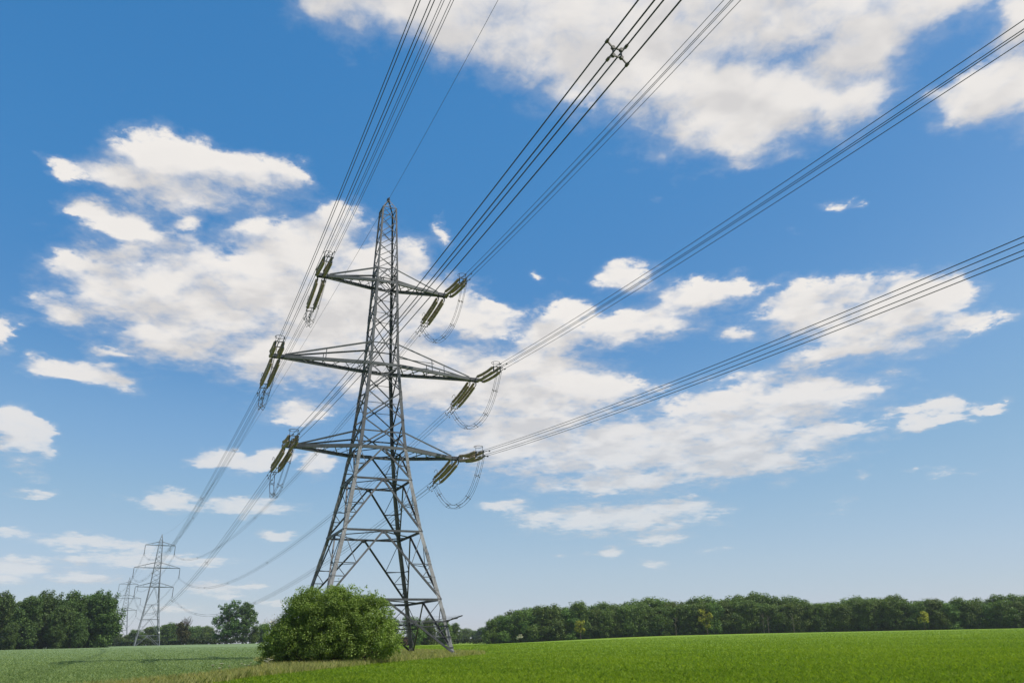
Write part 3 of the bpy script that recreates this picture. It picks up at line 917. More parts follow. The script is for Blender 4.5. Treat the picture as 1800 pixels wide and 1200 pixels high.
def insulator_set(tip, d, L, label, sx_side, ring_up):
    """four cap-and-pin strings between the arm tip and a yoke"""
    root = empty('insulator_set', tip)
    tag(root, label, 'insulator', 'insulator sets on the tension pylon')
    lat, up_ = quad_offsets(d)
    hx, hy = 0.36, 0.25
    s0, s1 = 0.95, L - 1.05
    # arm-side links
    for a in (-1, 1):
        m = MB()
        base = tip + lat * a * hx
        m.bar(base, base + d * 0.5, 0.08)
        m.ball(base + d * 0.12, 0.10)
        m.bar(base + d * 0.5 + up_ * hy, base + d * 0.5 - up_ * hy, 0.10, 0.06)
        for b in (-1, 1):
            m.bar(base + d * 0.5 + up_ * b * hy, base + d * s0 + up_ * b * hy, 0.05)
            m.ball(base + d * 0.72 + up_ * b * hy, 0.075)
        local(m, tip).build('arm_link', M['fitting'], root)
    for a in (-1, 1):
        for b in (-1, 1):
            o_ = lat * a * hx + up_ * b * hy
            # strings sag a little under their own weight
            m = MB()
            p, q = tip + o_ + d * s0, tip + o_ + d * s1
            K = 3
            for k in range(K):
                sag = lambda t: -0.10 * 4 * t * (1 - t)
                a0, a1 = k / K, (k + 1) / K
                m.lathe(p.lerp(q, a0) + ZUP * sag(a0), p.lerp(q, a1) + ZUP * sag(a1), string_profile(8), 10)
            local(m, tip).build('insulator_string', M['insulator'], root, True)
    # line-side yoke
    m = MB()
    for a in (-1, 1):
        for b in (-1, 1):
            o_ = lat * a * hx + up_ * b * hy
            m.bar(tip + o_ + d * s1, tip + o_ + d * (s1 + 0.35), 0.05)
            m.ball(tip + o_ + d * (s1 + 0.2), 0.07)
        m.bar(tip + lat * a * hx + up_ * (hy + .06) + d * (s1 + .35), tip + lat * a * hx - up_ * (hy + .06) + d * (s1 + .35), 0.12, 0.05)
    for b in (-1, 1):
        m.bar(tip + up_ * b * hy + lat * (hx + .08) + d * (s1 + .42), tip + up_ * b * hy - lat * (hx + .08) + d * (s1 + .42), 0.13, 0.05)
        for a in (-1, 1):
            m.bar(tip + up_ * b * hy + lat * a * SP + d * (s1 + .42), tip + up_ * b * SP + lat * a * SP + d * (L - .05), 0.05)
    local(m, tip).build('yoke_plate', M['fitting'], root)
    # arcing ring above the line end, small horn at the arm end
    m = MB()
    c = tip + d * (s1 - 0.1 if ring_up else s1 - 0.5) + up_ * (hy + (0.55 if ring_up else 0.30))
    if ring_up:
        fl = Vector((d.x, d.y, 0)).normalized()
        m.ring(c, lat, fl, 0.43, 0.45, 0.024, 24)
        for a in (-1, 1):
            m.tube([c + lat * a * .34 + fl * .25, tip + lat * a * hx + up_ * hy + d * (s1 + .2)], 0.022, 5)
    else:
        m.ring(c - lat * (hx + .05), d, up_, 0.5, 0.36, 0.022, 14, 5, math.radians(40), math.radians(265))
    local(m, tip).build('arcing_ring', M['fitting'], root)
    # dead-end compression clamps on each conductor
    for a in (-1, 1):
        for b in (-1, 1):
            m = MB()
            o_ = lat * a * SP + up_ * b * SP
            e = tip + d * L + o_
            m.tube([e - d * .1, e + d * .75], 0.034, 6)
            local(m, tip).build('tension_clamp', M['fitting'], root)
            m = MB()
            e2 = tip + d * (L + (0.95 if (a + b) else 1.35)) + o_
            m.tube([e2 - d * .12 - up_ * .07, e2 + d * .12 - up_ * .07], 0.055, 6)
            m.bar(e2 - up_ * .06, e2, 0.03)
            local(m, tip).build('vibration_damper', M['fitting'], root)
    return root

def hdir(psi, sl):
    return Vector((math.sin(psi), math.cos(psi), -sl)).normalized()

far_end = {}
for (lv_, s) in NEAR:
    zb = LV[lv_][0]
    tip = pw(s * (ARM[lv_] - OFF), 0, zb - 0.05)
    # towards the viewer
    psi, a, b, k = NEAR[(lv_, s)]
    d = hdir(psi, a)
    where = NAMES[lv_] + ' ' + SIDE[s]
    tipn = pw(s * (ARM[lv_] - 0.2), 0, zb - 0.05)
    insulator_set(tipn, d, LN, 'ribbed olive insulator strings on the camera side of the %s crossarm tip' % where, s, True)
    Y = tipn + d * LN
    ss = np.linspace(0, 92, 185)
    pts = [Y + Vector((math.sin(psi) * t, math.cos(psi) * t, -b * t + k * t * t)) for t in ss]
    bundle(pts, 'four thick conductors from the %s crossarm tip passing up over the camera' % where, 'conductor bundles over the camera',
           (56.6 / 92,) if (lv_, s) == ('bl', -1) else ())
    Yn = Y
    # away from the viewer
    psi, a, sag = FAR[(lv_, s)]
    d2 = hdir(psi, a)
    insulator_set(tip, d2, LF, 'ribbed olive insulator strings sloping down behind the %s crossarm tip' % where, s, False)
    Y = tip + d2 * LF
    zt_, L2, _, _ = T2[lv_]
    B = t2w(0, s * L2, 0, zt_ - SUSP)
    tt = np.linspace(0, 1, 101)
    pts = [Y.lerp(B, t) - ZUP * (4 * sag * t * (1 - t)) for t in tt]
    bundle(pts, 'thin conductors sagging from the near pylon %s crossarm to the second pylon' % where, 'conductor bundles to the second pylon',
           (.149, .325, .5, .67, .84))
    # jumper loop under the arm
    drop = {'tl': 3.7, 'ml': 3.8, 'bl': 3.6}[lv_]
    tj = np.linspace(0, 1, 41)
    A_, B_ = Yn + d * 0.1, Y + d2 * 0.1
    out_ = Vector((math.cos(PROT), math.sin(PROT), 0)) * (0.35 * s)
    jp = []
    for t in tj:
        q = 1 - abs(2 * t - 1) ** 2.3
        jp.append(A_.lerp(B_, 0.5 - 0.5 * math.copysign(abs(1 - 2 * t) ** 1.0, 1 - 2 * t)) - ZUP * (drop * q) + out_ * q)
    root = empty('jumper_loop', tip)
    tag(root, 'looped jumper cables hanging below the %s crossarm tip' % where, 'cable', 'jumper loops under the crossarms')
    lat = Vector((math.cos(PROT), math.sin(PROT), 0))
    for sx in (-1, 1):
        for sy in (-1, 1):
            path = []
            for i, p in enumerate(jp):
                dd = (jp[min(i + 1, 40)] - jp[max(i - 1, 0)]).normalized()
                nn_ = lat.cross(dd).normalized()
                path.append(p + lat * sx * .2 + nn_ * sy * .17)
            m = MB(); m.tube(path, 0.0165, 5)
            local(m, tip).build('conductor', M['conductor'], root)
    for i in (5, 13, 21, 29, 36):
        m = MB()
        dd = (jp[i + 1] - jp[i - 1]).normalized(); nn_ = lat.cross(dd).normalized()
        for a_ in (-1, 1):
            m.bar(jp[i] - lat * .2 - nn_ * .17 * a_, jp[i] + lat * .2 + nn_ * .17 * a_, 0.035)
            for b_ in (-1, 1):
                c = jp[i] + lat * .2 * a_ + nn_ * .17 * b_
                m.bar(c - dd * .06, c + dd * .06, 0.06)
        local(m, tip).build('spacer', M['spacer'], root)

# earth wire on the very top
def single_wire(pts, label, group=None, r=0.017):
    m = MB(); m.tube(pts, r, 5)
    o = local(m, pts[0]).build('earth_wire', M['conductor'])
    o.location = pts[0]
    return tag(o, label, 'wire', group)
top = pw(0, 0, 48.0)
ps, sl, k = 2.76535, 0.154247, 0.000536
single_wire([top + Vector((math.sin(ps) * t, math.cos(ps) * t, -sl * t + k * t * t)) for t in np.linspace(0, 100, 60)],
            'thin earth wire from the peak of the near pylon rising over the camera')
m = MB()
e2 = t2w(0, 0, 0, 50.6)
single_wire([top.lerp(e2, t) - ZUP * (4 * 8.5 * t * (1 - t)) for t in np.linspace(0, 1, 80)],
            'thin earth wire sagging from the near pylon peak to the second pylon peak')

# ------------------------------------------------------------------ suspension pylons in the distance
def make_far_pylon():
    root = empty('pylon', (TOWERS[0][0], TOWERS[0][1], TOWERS[0][2]), TOWERS[0][3])
    zs = [0, 5.0, 12.0, 18.5, 26.49, 28.22, 35.18, 37.49, 45.6, 47.12, 50.6]
    ws = [5.46, 4.72, 3.75, 2.95, 2.15, 2.02, 1.56, 1.44, .92, .86, .12]
    def Wf(z): return float(np.interp(z, zs, ws))
    def cf(z, sx, sy): return Vector((sx * Wf(z), sy * Wf(z), z))
    for sx in (-1, 1):
        for sy in (-1, 1):
            m = MB()
            for z0, z1 in zip(zs[:-1], zs[1:]):
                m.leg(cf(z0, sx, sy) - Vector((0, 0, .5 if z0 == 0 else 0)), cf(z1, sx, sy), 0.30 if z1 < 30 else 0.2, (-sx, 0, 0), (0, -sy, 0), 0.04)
            m.build('leg', M['far_steel'], root)
    for c0, c1, n in FACES:
        m = MB()
        for zt, zb in ((26.49, 18.5), (18.5, 12.0), (12.0, 5.0), (5.0, 0)):
            T0, T1, B0, B1 = cf(zt, *c0), cf(zt, *c1), cf(zb, *c0), cf(zb, *c1)
            ap = mid(T0, T1)
            m.angle(T0, T1, 0.16 if zt in (12.0,) else 0.10, n)
            for T, Bm in ((T0, B0), (T1, B1)):
                m.angle(ap, Bm, 0.15, n)
                for t in (.45, .72):
                    dp = mid(ap, Bm, t); lp = mid(T, Bm, (T.z - dp.z) / (T.z - Bm.z))
                    m.angle(dp, lp, 0.07, n)
        zx = [50.0, 48.6, 47.12, 45.6, 43.4, 41.3, 39.3, 37.3, 35.18, 32.8, 30.6, 28.5, 26.49]
        for zt, zb in zip(zx[:-1], zx[1:]):
            m.angle(cf(zt, *c0), cf(zb, *c1), 0.10, n); m.angle(cf(zt, *c1) - n * .03, cf(zb, *c0) - n * .03, 0.10, n)
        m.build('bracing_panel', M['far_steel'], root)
    for k_ in ('tl', 'ml', 'bl'):
        zt, L, zu, wu = T2[k_]
        for s in (-1, 1):
            m = MB()
            for sy in (-1, 1):
                tipv = Vector((s * L, sy * .12, zt))
                m.angle(Vector((0, sy * Wf(zt), zt)), tipv, 0.24, Vector((0, 0, 1)))
                m.angle(Vector((s * wu, sy * wu, zu)), tipv, 0.15, Vector((0, sy, 0)))
                t = 0.5
                m.bar(mid(Vector((s * wu, sy * wu, zu)), tipv, .45), mid(Vector((s * wu, sy * Wf(zt), zt)), tipv, .45), 0.06)
                m.angle(Vector((0, sy * wu, zu)), Vector((s * wu, sy * wu, zu)), 0.12, Vector((0, sy, 0)))
            K = 6
            for k in range(K):
                f0, f1 = k / K, (k + 1) / K
                a_ = Vector((s * (Wf(zt) + (L - Wf(zt)) * f0), (1 if k % 2 else -1) * Wf(zt) * (1 - f0 * .9), zt))
                b_ = Vector((s * (Wf(zt) + (L - Wf(zt)) * f1), (-1 if k % 2 else 1) * Wf(zt) * (1 - f1 * .9), zt))
                m.angle(a_, b_, 0.09, Vector((0, 0, 1)))
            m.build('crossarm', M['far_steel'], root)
    m = MB()
    m.bar((0, 0, 50.2), (0, 0, 50.75), 0.25)
    m.build('peak', M['far_steel'], root)
    m = MB()
    p = cf(6.2, 1, -1)
    m.bar(p + Vector((-.5, -.03, 0)), p + Vector((.1, -.03, 0)), 0.05, 0.7)
    m.build('warning_plate', M['sign_white'], root)
    return root

fp = make_far_pylon()
tag(fp, 'slim grey lattice pylon at the far edge of the wheat field, second along the line', 'pylon', 'distant suspension pylons')
fps = [fp]
for i in (1, 2):
    c = copy_tree(fp)
    c.location = TOWERS[i][:3]; c.rotation_euler = (0, 0, TOWERS[i][3])
    fps.append(c)
tag(fps[1], 'pale hazy lattice pylon just beyond the second one, right of the tree clump', 'pylon')
tag(fps[2], 'faintest farthest lattice pylon half hidden behind the right end of the tall tree clump', 'pylon')

def suspension_mesh():
    m = MB()
    m.bar((0, 0, 0), (0, 0, -.35), 0.08)
    m.lathe((0, 0, -.35), (0, 0, -4.0), string_profile(18, 0.19, 0.09), 8)
    m.bar((-.3, 0, -4.05), (.3, 0, -4.05), 0.1, 0.16)
    m.bar((0, 0, -4.0), (0, 0, -4.6), 0.07)
    for a in (-1, 1):
        m.bar((a * .24, -.25, -4.36), (a * .24, .25, -4.36), 0.08)
        m.bar((a * .24, -.25, -4.84), (a * .24, .25, -4.84), 0.08)
        m.bar((a * .24, 0, -4.05), (a * .24, 0, -4.86), 0.05)
    return m
first = None
ORD = ('second pylon', 'third pale pylon', 'farthest pylon')
for i in range(3):
    for lv_ in ('tl', 'ml', 'bl'):
        for s in (-1, 1):
            zt_, L2, _, _ = T2[lv_]
            pos = t2w(i, s * L2, 0, zt_)
            if first is None:
                first = suspension_mesh().build('suspension_insulator', M['fitting'])
                o = first
            else:
                o = first.copy(); COL.objects.link(o)
            o.location = pos; o.rotation_euler = (0, 0, TOWERS[i][3])
            tag(o, 'dark insulator string hanging from the %s %s arm of the %s' % (NAMES[lv_], SIDE[s], ORD[i]), 'insulator', 'hanging insulators of the distant pylons')
for i in (0, 1):
    for lv_ in ('tl', 'ml', 'bl'):
        for s in (-1, 1):
            zt_, L2, _, _ = T2[lv_]
            A_, B_ = t2w(i, s * L2, 0, zt_ - SUSP), t2w(i + 1, s * L2, 0, zt_ - SUSP)
            sag = 9.5 * ((B_ - A_).length / 340) ** 2
            pts = [A_.lerp(B_, t) - ZUP * (4 * sag * t * (1 - t)) for t in np.linspace(0, 1, 36)]
            bundle(pts, 'faint conductors from the %s %s arm of the %s to the %s' % (NAMES[lv_], SIDE[s], ORD[i], ORD[i + 1]),
                   'conductors between the distant pylons', (.17, .34, .5, .67, .84) if i == 0 else ())
    single_wire([t2w(i, 0, 0, 50.6).lerp(t2w(i + 1, 0, 0, 50.6), t) - ZUP * (28 * t * (1 - t)) for t in np.linspace(0, 1, 30)],
                'thin earth wire between the peaks of %s and %s' % (ORD[i], ORD[i + 1]))

# ------------------------------------------------------------------ trees and bushes
def leaf_mesh(name, mat, lobes, nleaf, size, seed, clumps=14, spread=0.30, inner=0.25, flat=0.5):
    """lobes: (x,y,z,rx,ry,rz). Leaves gather in clumps on the lobes so that light and gaps break the crown."""
    r = np.random.default_rng(seed)
    lb = np.array(lobes, float)
    vol = (lb[:, 3] * lb[:, 4] * lb[:, 5]) ** (2 / 3)
    # clump centres
    C, Rc = [], []
    for l, v in zip(lb, vol):
        k = max(4, int(clumps * v / vol.mean()))
        dv = r.normal(size=(k, 3)); dv /= np.linalg.norm(dv, axis=1)[:, None]
        rad = 1 - inner * r.random(k) ** 1.5 + 0.10 * r.normal(size=k)
        C.append(l[:3] + dv * l[3:] * rad[:, None]); Rc.append(np.tile(l[3:] * spread, (k, 1)) * r.uniform(.7, 1.3, (k, 1)))
    C = np.concatenate(C); Rc = np.concatenate(Rc)
    # weight by surface
    wgt = (Rc[:, 0] * Rc[:, 1]); wgt /= wgt.sum()
    idx = r.choice(len(C), nleaf, p=wgt)
    dv = r.normal(size=(nleaf, 3)); dv /= np.linalg.norm(dv, axis=1)[:, None]
    pos = C[idx] + dv * Rc[idx] * (r.random(nleaf) ** 0.45)[:, None] * 1.25
    lo = lb[:, 2].min() - lb[:, 5].max()
    pos[:, 2] = np.maximum(pos[:, 2], 0.05)
    centre = lb[:, :3].mean(0)
    outd = dv * 0.8 + np.array([0, 0, flat]) + r.normal(size=(nleaf, 3)) * 0.55
    outd /= np.linalg.norm(outd, axis=1)[:, None]
    t = np.cross(outd, r.normal(size=(nleaf, 3))); t /= np.linalg.norm(t, axis=1)[:, None]
    b = np.cross(outd, t)
    s = size * r.uniform(0.6, 1.45, nleaf)[:, None]
    V = np.empty((nleaf, 4, 3))
    V[:, 0] = pos - t * s * .5; V[:, 1] = pos + b * s * .32 + outd * s * .06
    V[:, 2] = pos + t * s * .5; V[:, 3] = pos - b * s * .32 + outd * s * .06
    F = (np.arange(nleaf) * 4)[:, None] + np.array([[0, 1, 2, 3]])
    return np_mesh(name, V.reshape(-1, 3), F, mat)

def trunk_mb(h, r0, lobes, seed, forks=6, base=(0, 0)):
    rr = random.Random(seed)
    m = MB()
    top_ = Vector((base[0] + rr.uniform(-.2, .2), base[1], h))
    sp = [Vector((base[0], base[1], -0.3))] + [Vector((base[0] + rr.uniform(-.12, .12) * t * h * .3, base[1] + rr.uniform(-.12, .12) * t * h * .3, h * t)) for t in (.25, .5, .75, 1)]
    m.tube(sp, r0, 8, r0 * 0.25)
    for k in range(min(forks, len(lobes))):
        l = lobes[k]
        t = rr.uniform(.3, .75)
        a = sp[0].lerp(sp[-1], t)
        e = Vector((l[0], l[1], l[2] + l[5] * .3))
        mdl = a.lerp(e, .5) + Vector((0, 0, -0.08 * (e - a).length))
        m.tube([a, mdl, e], r0 * .42, 6, r0 * .08)
        for j in range(3):
            q = mdl.lerp(e, rr.uniform(.2, 1))
            m.tube([q, q + Vector((rr.uniform(-1, 1) * l[3], rr.uniform(-1, 1) * l[4], rr.uniform(.0, 1) * l[5])) * .8], r0 * .14, 5, r0 * .04)
    return m

def rand_lobes(rr, n, R, h0, h1, rl, squash=0.85, taper=0.5):
    L = []
    for k in range(n):
        t = (k + rr.random()) / n
        rad = R * (1 - taper * abs(2 * t - .8)) * math.sqrt(rr.random())
        th = rr.uniform(0, 6.283)
        q = rl * rr.uniform(.75, 1.25)
        L.append((rad * math.cos(th), rad * math.sin(th), h0 + (h1 - h0) * t, q, q, q * squash))
    return L

def az_pos(az_deg, dist, dz=0.0):
    a = math.radians(az_deg)
    x, y = dist * math.sin(a), dist * math.cos(a)
    return (x, y, float(zg(x, y)) + dz)

def make_tree(name, loc, label, cat, group, crown_me, trunk_me, rz=0.0, sc=1.0):
    root = empty(name, loc, rz)
    root.scale = (sc, sc, sc) if not isinstance(sc, tuple) else sc
    tag(root, label, cat, group)
    link_mesh('crown', crown_me, root)
    if trunk_me is not None: link_mesh('trunk', trunk_me, root)
    return root

def mesh_of(mb, name, mat):
    me = bpy.data.meshes.new(name); me.from_pydata(mb.v, [], mb.f); me.materials.append(mat); me.update()
    return me

M['bush_leaf'] = foliage('bush_leaf', (0.090, 0.142, 0.026), (0.225, 0.305, 0.062), 0.42, 0.45, hue=0.0)
M['wood_leaf'] = foliage('wood_leaf', (0.060, 0.108, 0.018), (0.155, 0.225, 0.044), 0.3, 0.16, hue=0.018)
M['poplar_leaf'] = foliage('poplar_leaf', (0.045, 0.090, 0.020), (0.115, 0.185, 0.042), 0.3, 0.18, hue=0.012)
M['yellow_leaf'] = foliage('yellow_leaf', (0.20, 0.21, 0.020), (0.38, 0.37, 0.03), 0.25, 0.3, hue=0.0)
M['brown_leaf'] = foliage('brown_leaf', (0.060, 0.062, 0.022), (0.105, 0.100, 0.036), 0.2, 0.3, hue=0.0)
M['blossom'] = foliage('blossom', (0.45, 0.44, 0.33), (0.65, 0.63, 0.48), 0.2, 0.5, hue=0.0)
M['red_leaf'] = foliage('red_leaf', (0.060, 0.036, 0.020), (0.10, 0.058, 0.032), 0.2, 0.5, hue=0.0)
M['hedge_leaf'] = foliage('hedge_leaf', (0.026, 0.042, 0.012), (0.060, 0.085, 0.024), 0.2, 0.3, hue=0.0)

# ---- the big bush in front of the pylon's left legs
rr = random.Random(11)
bx, by = -12.2, 54.0
bush_lobes = [(-1.0, 0, 3.9, 2.1, 1.9, 1.5), (-2.4, .2, 3.6, 1.6, 1.6, 1.4), (0.6, -.3, 4.0, 1.7, 1.7, 1.25), (2.3, .1, 3.6, 1.5, 1.6, 1.2), (3.3, .3, 3.2, 1.2, 1.4, 1.1),
              (-3.4, .0, 2.0, 1.4, 1.5, 1.3), (-4.2, -.3, 1.1, 1.2, 1.3, 1.1), (-3.4, -.9, 1.0, 1.3, 1.2, 1.0), (-3.7, -.3, 2.0, 1.3, 1.2, 1.2), (-2.4, -1.0, 1.6, 1.6, 1.5, 1.4), (-0.6, -1.5, 1.8, 1.8, 1.5, 1.5), (1.4, -1.4, 1.9, 1.8, 1.5, 1.6),
              (3.2, -.9, 1.9, 1.5, 1.5, 1.5), (4.0, .1, 1.7, 1.1, 1.3, 1.4), (0.2, -.9, 3.0, 1.9, 1.7, 1.4), (2.0, -.9, 2.7, 1.5, 1.5, 1.3), (-1.8, -.8, 2.9, 1.6, 1.5, 1.3),
              (0, 1.2, 2.0, 3.0, 1.6, 1.7), (-3.0, 1.0, 1.4, 1.6, 1.4, 1.2), (3.0, 1.2, 1.6, 1.6, 1.4, 1.3), (-2.2, -.3, 4.5, .8, .8, .6), (0.2, 0, 4.9, .9, .9, .55), (2.9, .1, 4.3, .8, .8, .65)]
for k in range(46):      # shoots that break the outline
    l = rr.choice(bush_lobes[:16])
    th, ph = rr.uniform(0, 6.283), rr.uniform(-.1, 1.2)
    q = rr.uniform(.22, .5)
    f_ = 1.0 + rr.uniform(.0, .22)
    bush_lobes.append((l[0] + l[3] * f_ * math.cos(th) * math.cos(ph), l[1] + l[4] * f_ * math.sin(th) * math.cos(ph), l[2] + l[5] * f_ * math.sin(ph), q, q, q * rr.uniform(.9, 1.5)))
bush = empty('bush', (bx, by, float(zg(bx, by))))
bush.scale = (0.895, 0.895, 0.92)
tag(bush, 'large rounded green bush on the grass verge hiding the near pylon left legs', 'bush')
link_mesh('crown', leaf_mesh('bush_crown', M['bush_leaf'], bush_lobes, 150000, 0.115, 21, clumps=34, spread=0.19, inner=0.42, flat=0.8), bush)
mb = MB()
for k, l in enumerate(bush_lobes[:18]):
    b0 = Vector((rr.uniform(-1.2, 1.2), rr.uniform(-.5, .5), -0.2))
    e = Vector((l[0], l[1], l[2] + .3))
    md = b0.lerp(e, .5) + Vector((rr.uniform(-.3, .3), rr.uniform(-.3, .3), -.2))
    mb.tube([b0, md, e], 0.11, 6, 0.03)
    for j in range(4):
        q = md.lerp(e, rr.random())
        mb.tube([q, q + Vector((rr.uniform(-1, 1), rr.uniform(-1, .6), rr.uniform(.2, 1.1)))], 0.028, 5, 0.008)
mb.build('stem', M['bark'], bush)
mb = MB()
for k in range(16):
    q = Vector((-3.3 - rr.random() * .4, rr.uniform(-.3, .3), 2.0 + rr.random() * .8))
    e = q + Vector((-rr.uniform(.4, 1.5), rr.uniform(-.3, .3), rr.uniform(-.1, 1.2)))
    mb.tube([q, q.lerp(e, .5) + Vector((0, 0, .15)), e], 0.022, 5, 0.007)
    for j in range(4):
        p = q.lerp(e, rr.uniform(.4, 1)); mb.tube([p, p + Vector((rr.uniform(-.4, .2), rr.uniform(-.2, .2), rr.uniform(-.1, .4)))], 0.010, 4, 0.004)
db = mb.build('dry_branch', M['dry_twig'], bush)
link_mesh('dead_leaf', leaf_mesh('dead_leaves', M['blossom'], [(-4.2, 0, 3.0, .7, .4, .5), (-4.0, 0, 2.3, .6, .4, .3)], 260, 0.10, 5, clumps=10, spread=.4), db)

# ---- tall trees at the left
PROTO = {}
def proto_tree(key, seed, n, R, h0, h1, rl, nleaf, size, mat, trunk_h, r0, squash=.9, taper=.5, clumps=16, spread=.34):
    rr = random.Random(seed)
    lobes = rand_lobes(rr, n, R, h0, h1, rl, squash, taper)
    cm = leaf_mesh(key + '_crown', M[mat], lobes, nleaf, size, seed, clumps, spread, 0.3)
    tm = mesh_of(trunk_mb(trunk_h, r0, lobes, seed, 7), key + '_trunk', M['bark'])
    PROTO[key] = (cm, tm)
    return PROTO[key]
for i in range(4):
    proto_tree('tall%d' % i, 100 + i, 40, 4.4, 1.6, 17.4, 2.35, 24000, 0.52, 'poplar_leaf', 16.0, 0.42, 1.0, .45, 18, .34)
tall = [(-32.9, 348, 19.6, 'tall dark green tree cut by the left picture edge'), (-31.2, 342, 17.9, 'dark green tree second from the left picture edge, lower top'),
        (-30.2, 352, 20.3, 'tall dark tree with the narrow twin top in the left clump'), (-28.7, 344, 19.6, 'broad dark tree in the middle of the left clump'),
        (-29.4, 338, 14.5, 'lighter green shorter tree in front of the left clump'),
        (-27.95, 350, 19.0, 'tall dark tree second from the right end of the left clump'), (-27.05, 343, 19.9, 'tall dark tree at the right end of the left clump'),
        (-28.2, 334, 9.5, 'small dark tree low in front of the left clump'), (-31.9, 334, 9.0, 'small bushy tree low at the left picture edge')]
for k, (a, dist, h, lab) in enumerate(tall):
    cm, tm = PROTO['tall%d' % (k % 4)]
    s = h / 19.3
    make_tree('broadleaf_tree', az_pos(a, dist), lab, 'tree', 'tall trees at the left edge of the wheat field', cm, tm, k * 1.7, (s * 1.02, s * 1.02, s))
for k, (a, dist, h) in enumerate(((-32.0, 366, 17.2), (-30.7, 368, 17.4), (-29.5, 366, 17.6), (-28.3, 366, 17.5), (-27.5, 362, 16.8))):
    cm, tm = PROTO['tall%d' % ((k + 1) % 4)]
    make_tree('broadleaf_tree', az_pos(a, dist), 'dark tree filling the back row of the left clump', 'tree', 'back row of the left clump', cm, tm, k * 1.1, (h / 19.3 * 1.25, h / 19.3 * 1.25, h / 19.3))
# ---- airy pair left of the bush
for i in range(2):
    proto_tree('airy%d' % i, 140 + i, 24, 4.0, 2.6, 16.8, 1.9, 9500, 0.52, 'poplar_leaf', 15.5, 0.36, 1.05, .35, 13, .33)
make_tree('broadleaf_tree', az_pos(-19.6, 405), 'airy tall tree with sky showing through, left one of the pair beside the bush', 'tree', 'airy trees left of the bush', *PROTO['airy0'], 0.4, (1.3, 1.3, 1.02))
make_tree('broadleaf_tree', az_pos(-18.6, 408), 'airy tall tree with sky showing through, right one of the pair beside the bush', 'tree', 'airy trees left of the bush', *PROTO['airy1'], 2.1, (1.3, 1.3, 1.0))

# ---- round-headed trees used for the far clumps and the wood
for i in range(7):
    proto_tree('round%d' % i, 160 + i, 26, 3.6, 0.6, 10.4, 2.2, 14000, 0.44, 'wood_leaf', 9.0, 0.3, .85, .45, 18, .36)
def rnd(k): return PROTO['round%d' % (k % 7)]
far_clump = [(-25.0, 560, 10.2), (-24.2, 575, 12.6), (-23.4, 570, 13.2), (-22.6, 590, 13.0), (-21.6, 580, 12.6), (-20.95, 560, 11.0), (-26.2, 600, 9.0), (-25.6, 610, 8.0)]
for k, (a, dist, h) in enumerate(far_clump):
    make_tree('broadleaf_tree', az_pos(a, dist), 'rounded dark tree in the far clump behind the second pylon', 'tree', 'trees in the far clump', *rnd(k), k * 2.3, (h / 12.3 * 1.5, h / 12.3 * 1.5, h / 12.3))
bl_ = rand_lobes(random.Random(7), 13, 3.0, 2.6, 9.0, 1.9, .9, .4)
cm = leaf_mesh('brown_crown', M['brown_leaf'], bl_, 4200, 0.5, 8, 11, .34)
tb = trunk_mb(11.5, 0.33, bl_, 9, 8)
r7 = random.Random(17)
for k in range(34):
    q = Vector((r7.uniform(-.5, 3.2), r7.uniform(-1.5, 1.5), r7.uniform(8.5, 10.5)))
    e = q + Vector((r7.uniform(-.4, 1.6), r7.uniform(-1, 1), r7.uniform(.8, 3.0)))
    tb.tube([Vector((0.3, 0, 8)).lerp(q, .7), q, e], 0.10, 5, 0.03)
    for j in range(3):
        p = q.lerp(e, r7.random()); tb.tube([p, p + Vector((r7.uniform(-.9, .9), r7.uniform(-.6, .6), r7.uniform(.2, 1.0)))], 0.045, 4, 0.02)
make_tree('broadleaf_tree', az_pos(-22.35, 425), 'brownish tree with bare twigs on top standing in front of the far clump', 'tree', None, cm, mesh_of(tb, 'brown_trunk', M['bark']))
small_l = [(-17.35, 420, 9.0, 'small tree with flat top just left of the bush'), (-16.4, 430, 9.6, 'small dark tree half hidden by the left side of the bush'), (-20.35, 430, 4.6, 'low round shrub beside the airy pair of trees'),
           (-17.9, 410, 6.8, 'low dark tree under the right side of the airy pair')]
for k, (a, dist, h, lab) in enumerate(small_l):
    make_tree('broadleaf_tree', az_pos(a, dist), lab, 'tree', None, *rnd(k + 2), k * 1.3, h / 12.3)

# ---- behind the pylon's right legs
mids = [(-8.9, 330, 9.6, 'dark tree seen between the bush and the far right pylon leg'), (-7.3, 325, 9.4, 'dark tree just left of the far right pylon leg'), (-6.2, 335, 9.0, 'dark rounded tree between the two right pylon legs'), (-5.2, 340, 8.6, 'rounded tree seen through the near right pylon leg'),
        (-4.35, 420, 7.6, 'low tree just right of the near right pylon leg')]
for k, (a, dist, h, lab) in enumerate(mids):
    make_tree('broadleaf_tree', az_pos(a, dist), lab, 'tree', None, *rnd(k + 1), k * 2.1, (h / 12.3 * 1.25, h / 12.3 * 1.25, h / 12.3 * 1.12))
for k, (a, dist, h) in enumerate([(-3.7, 620, 8.2), (-3.1, 640, 7.4), (-2.5, 630, 8.6), (-1.9, 640, 8.8), (-5.0, 640, 8.0), (-9.8, 600, 8.5), (-10.8, 600, 8.5)]):
    make_tree('broadleaf_tree', az_pos(a, dist), 'small far tree in the low row between the pylon legs and the wood', 'tree', 'small far trees right of the pylon', *rnd(k + 3), k * 1.1, (h / 12.3 * 1.6, h / 12.3 * 1.6, h / 12.3))
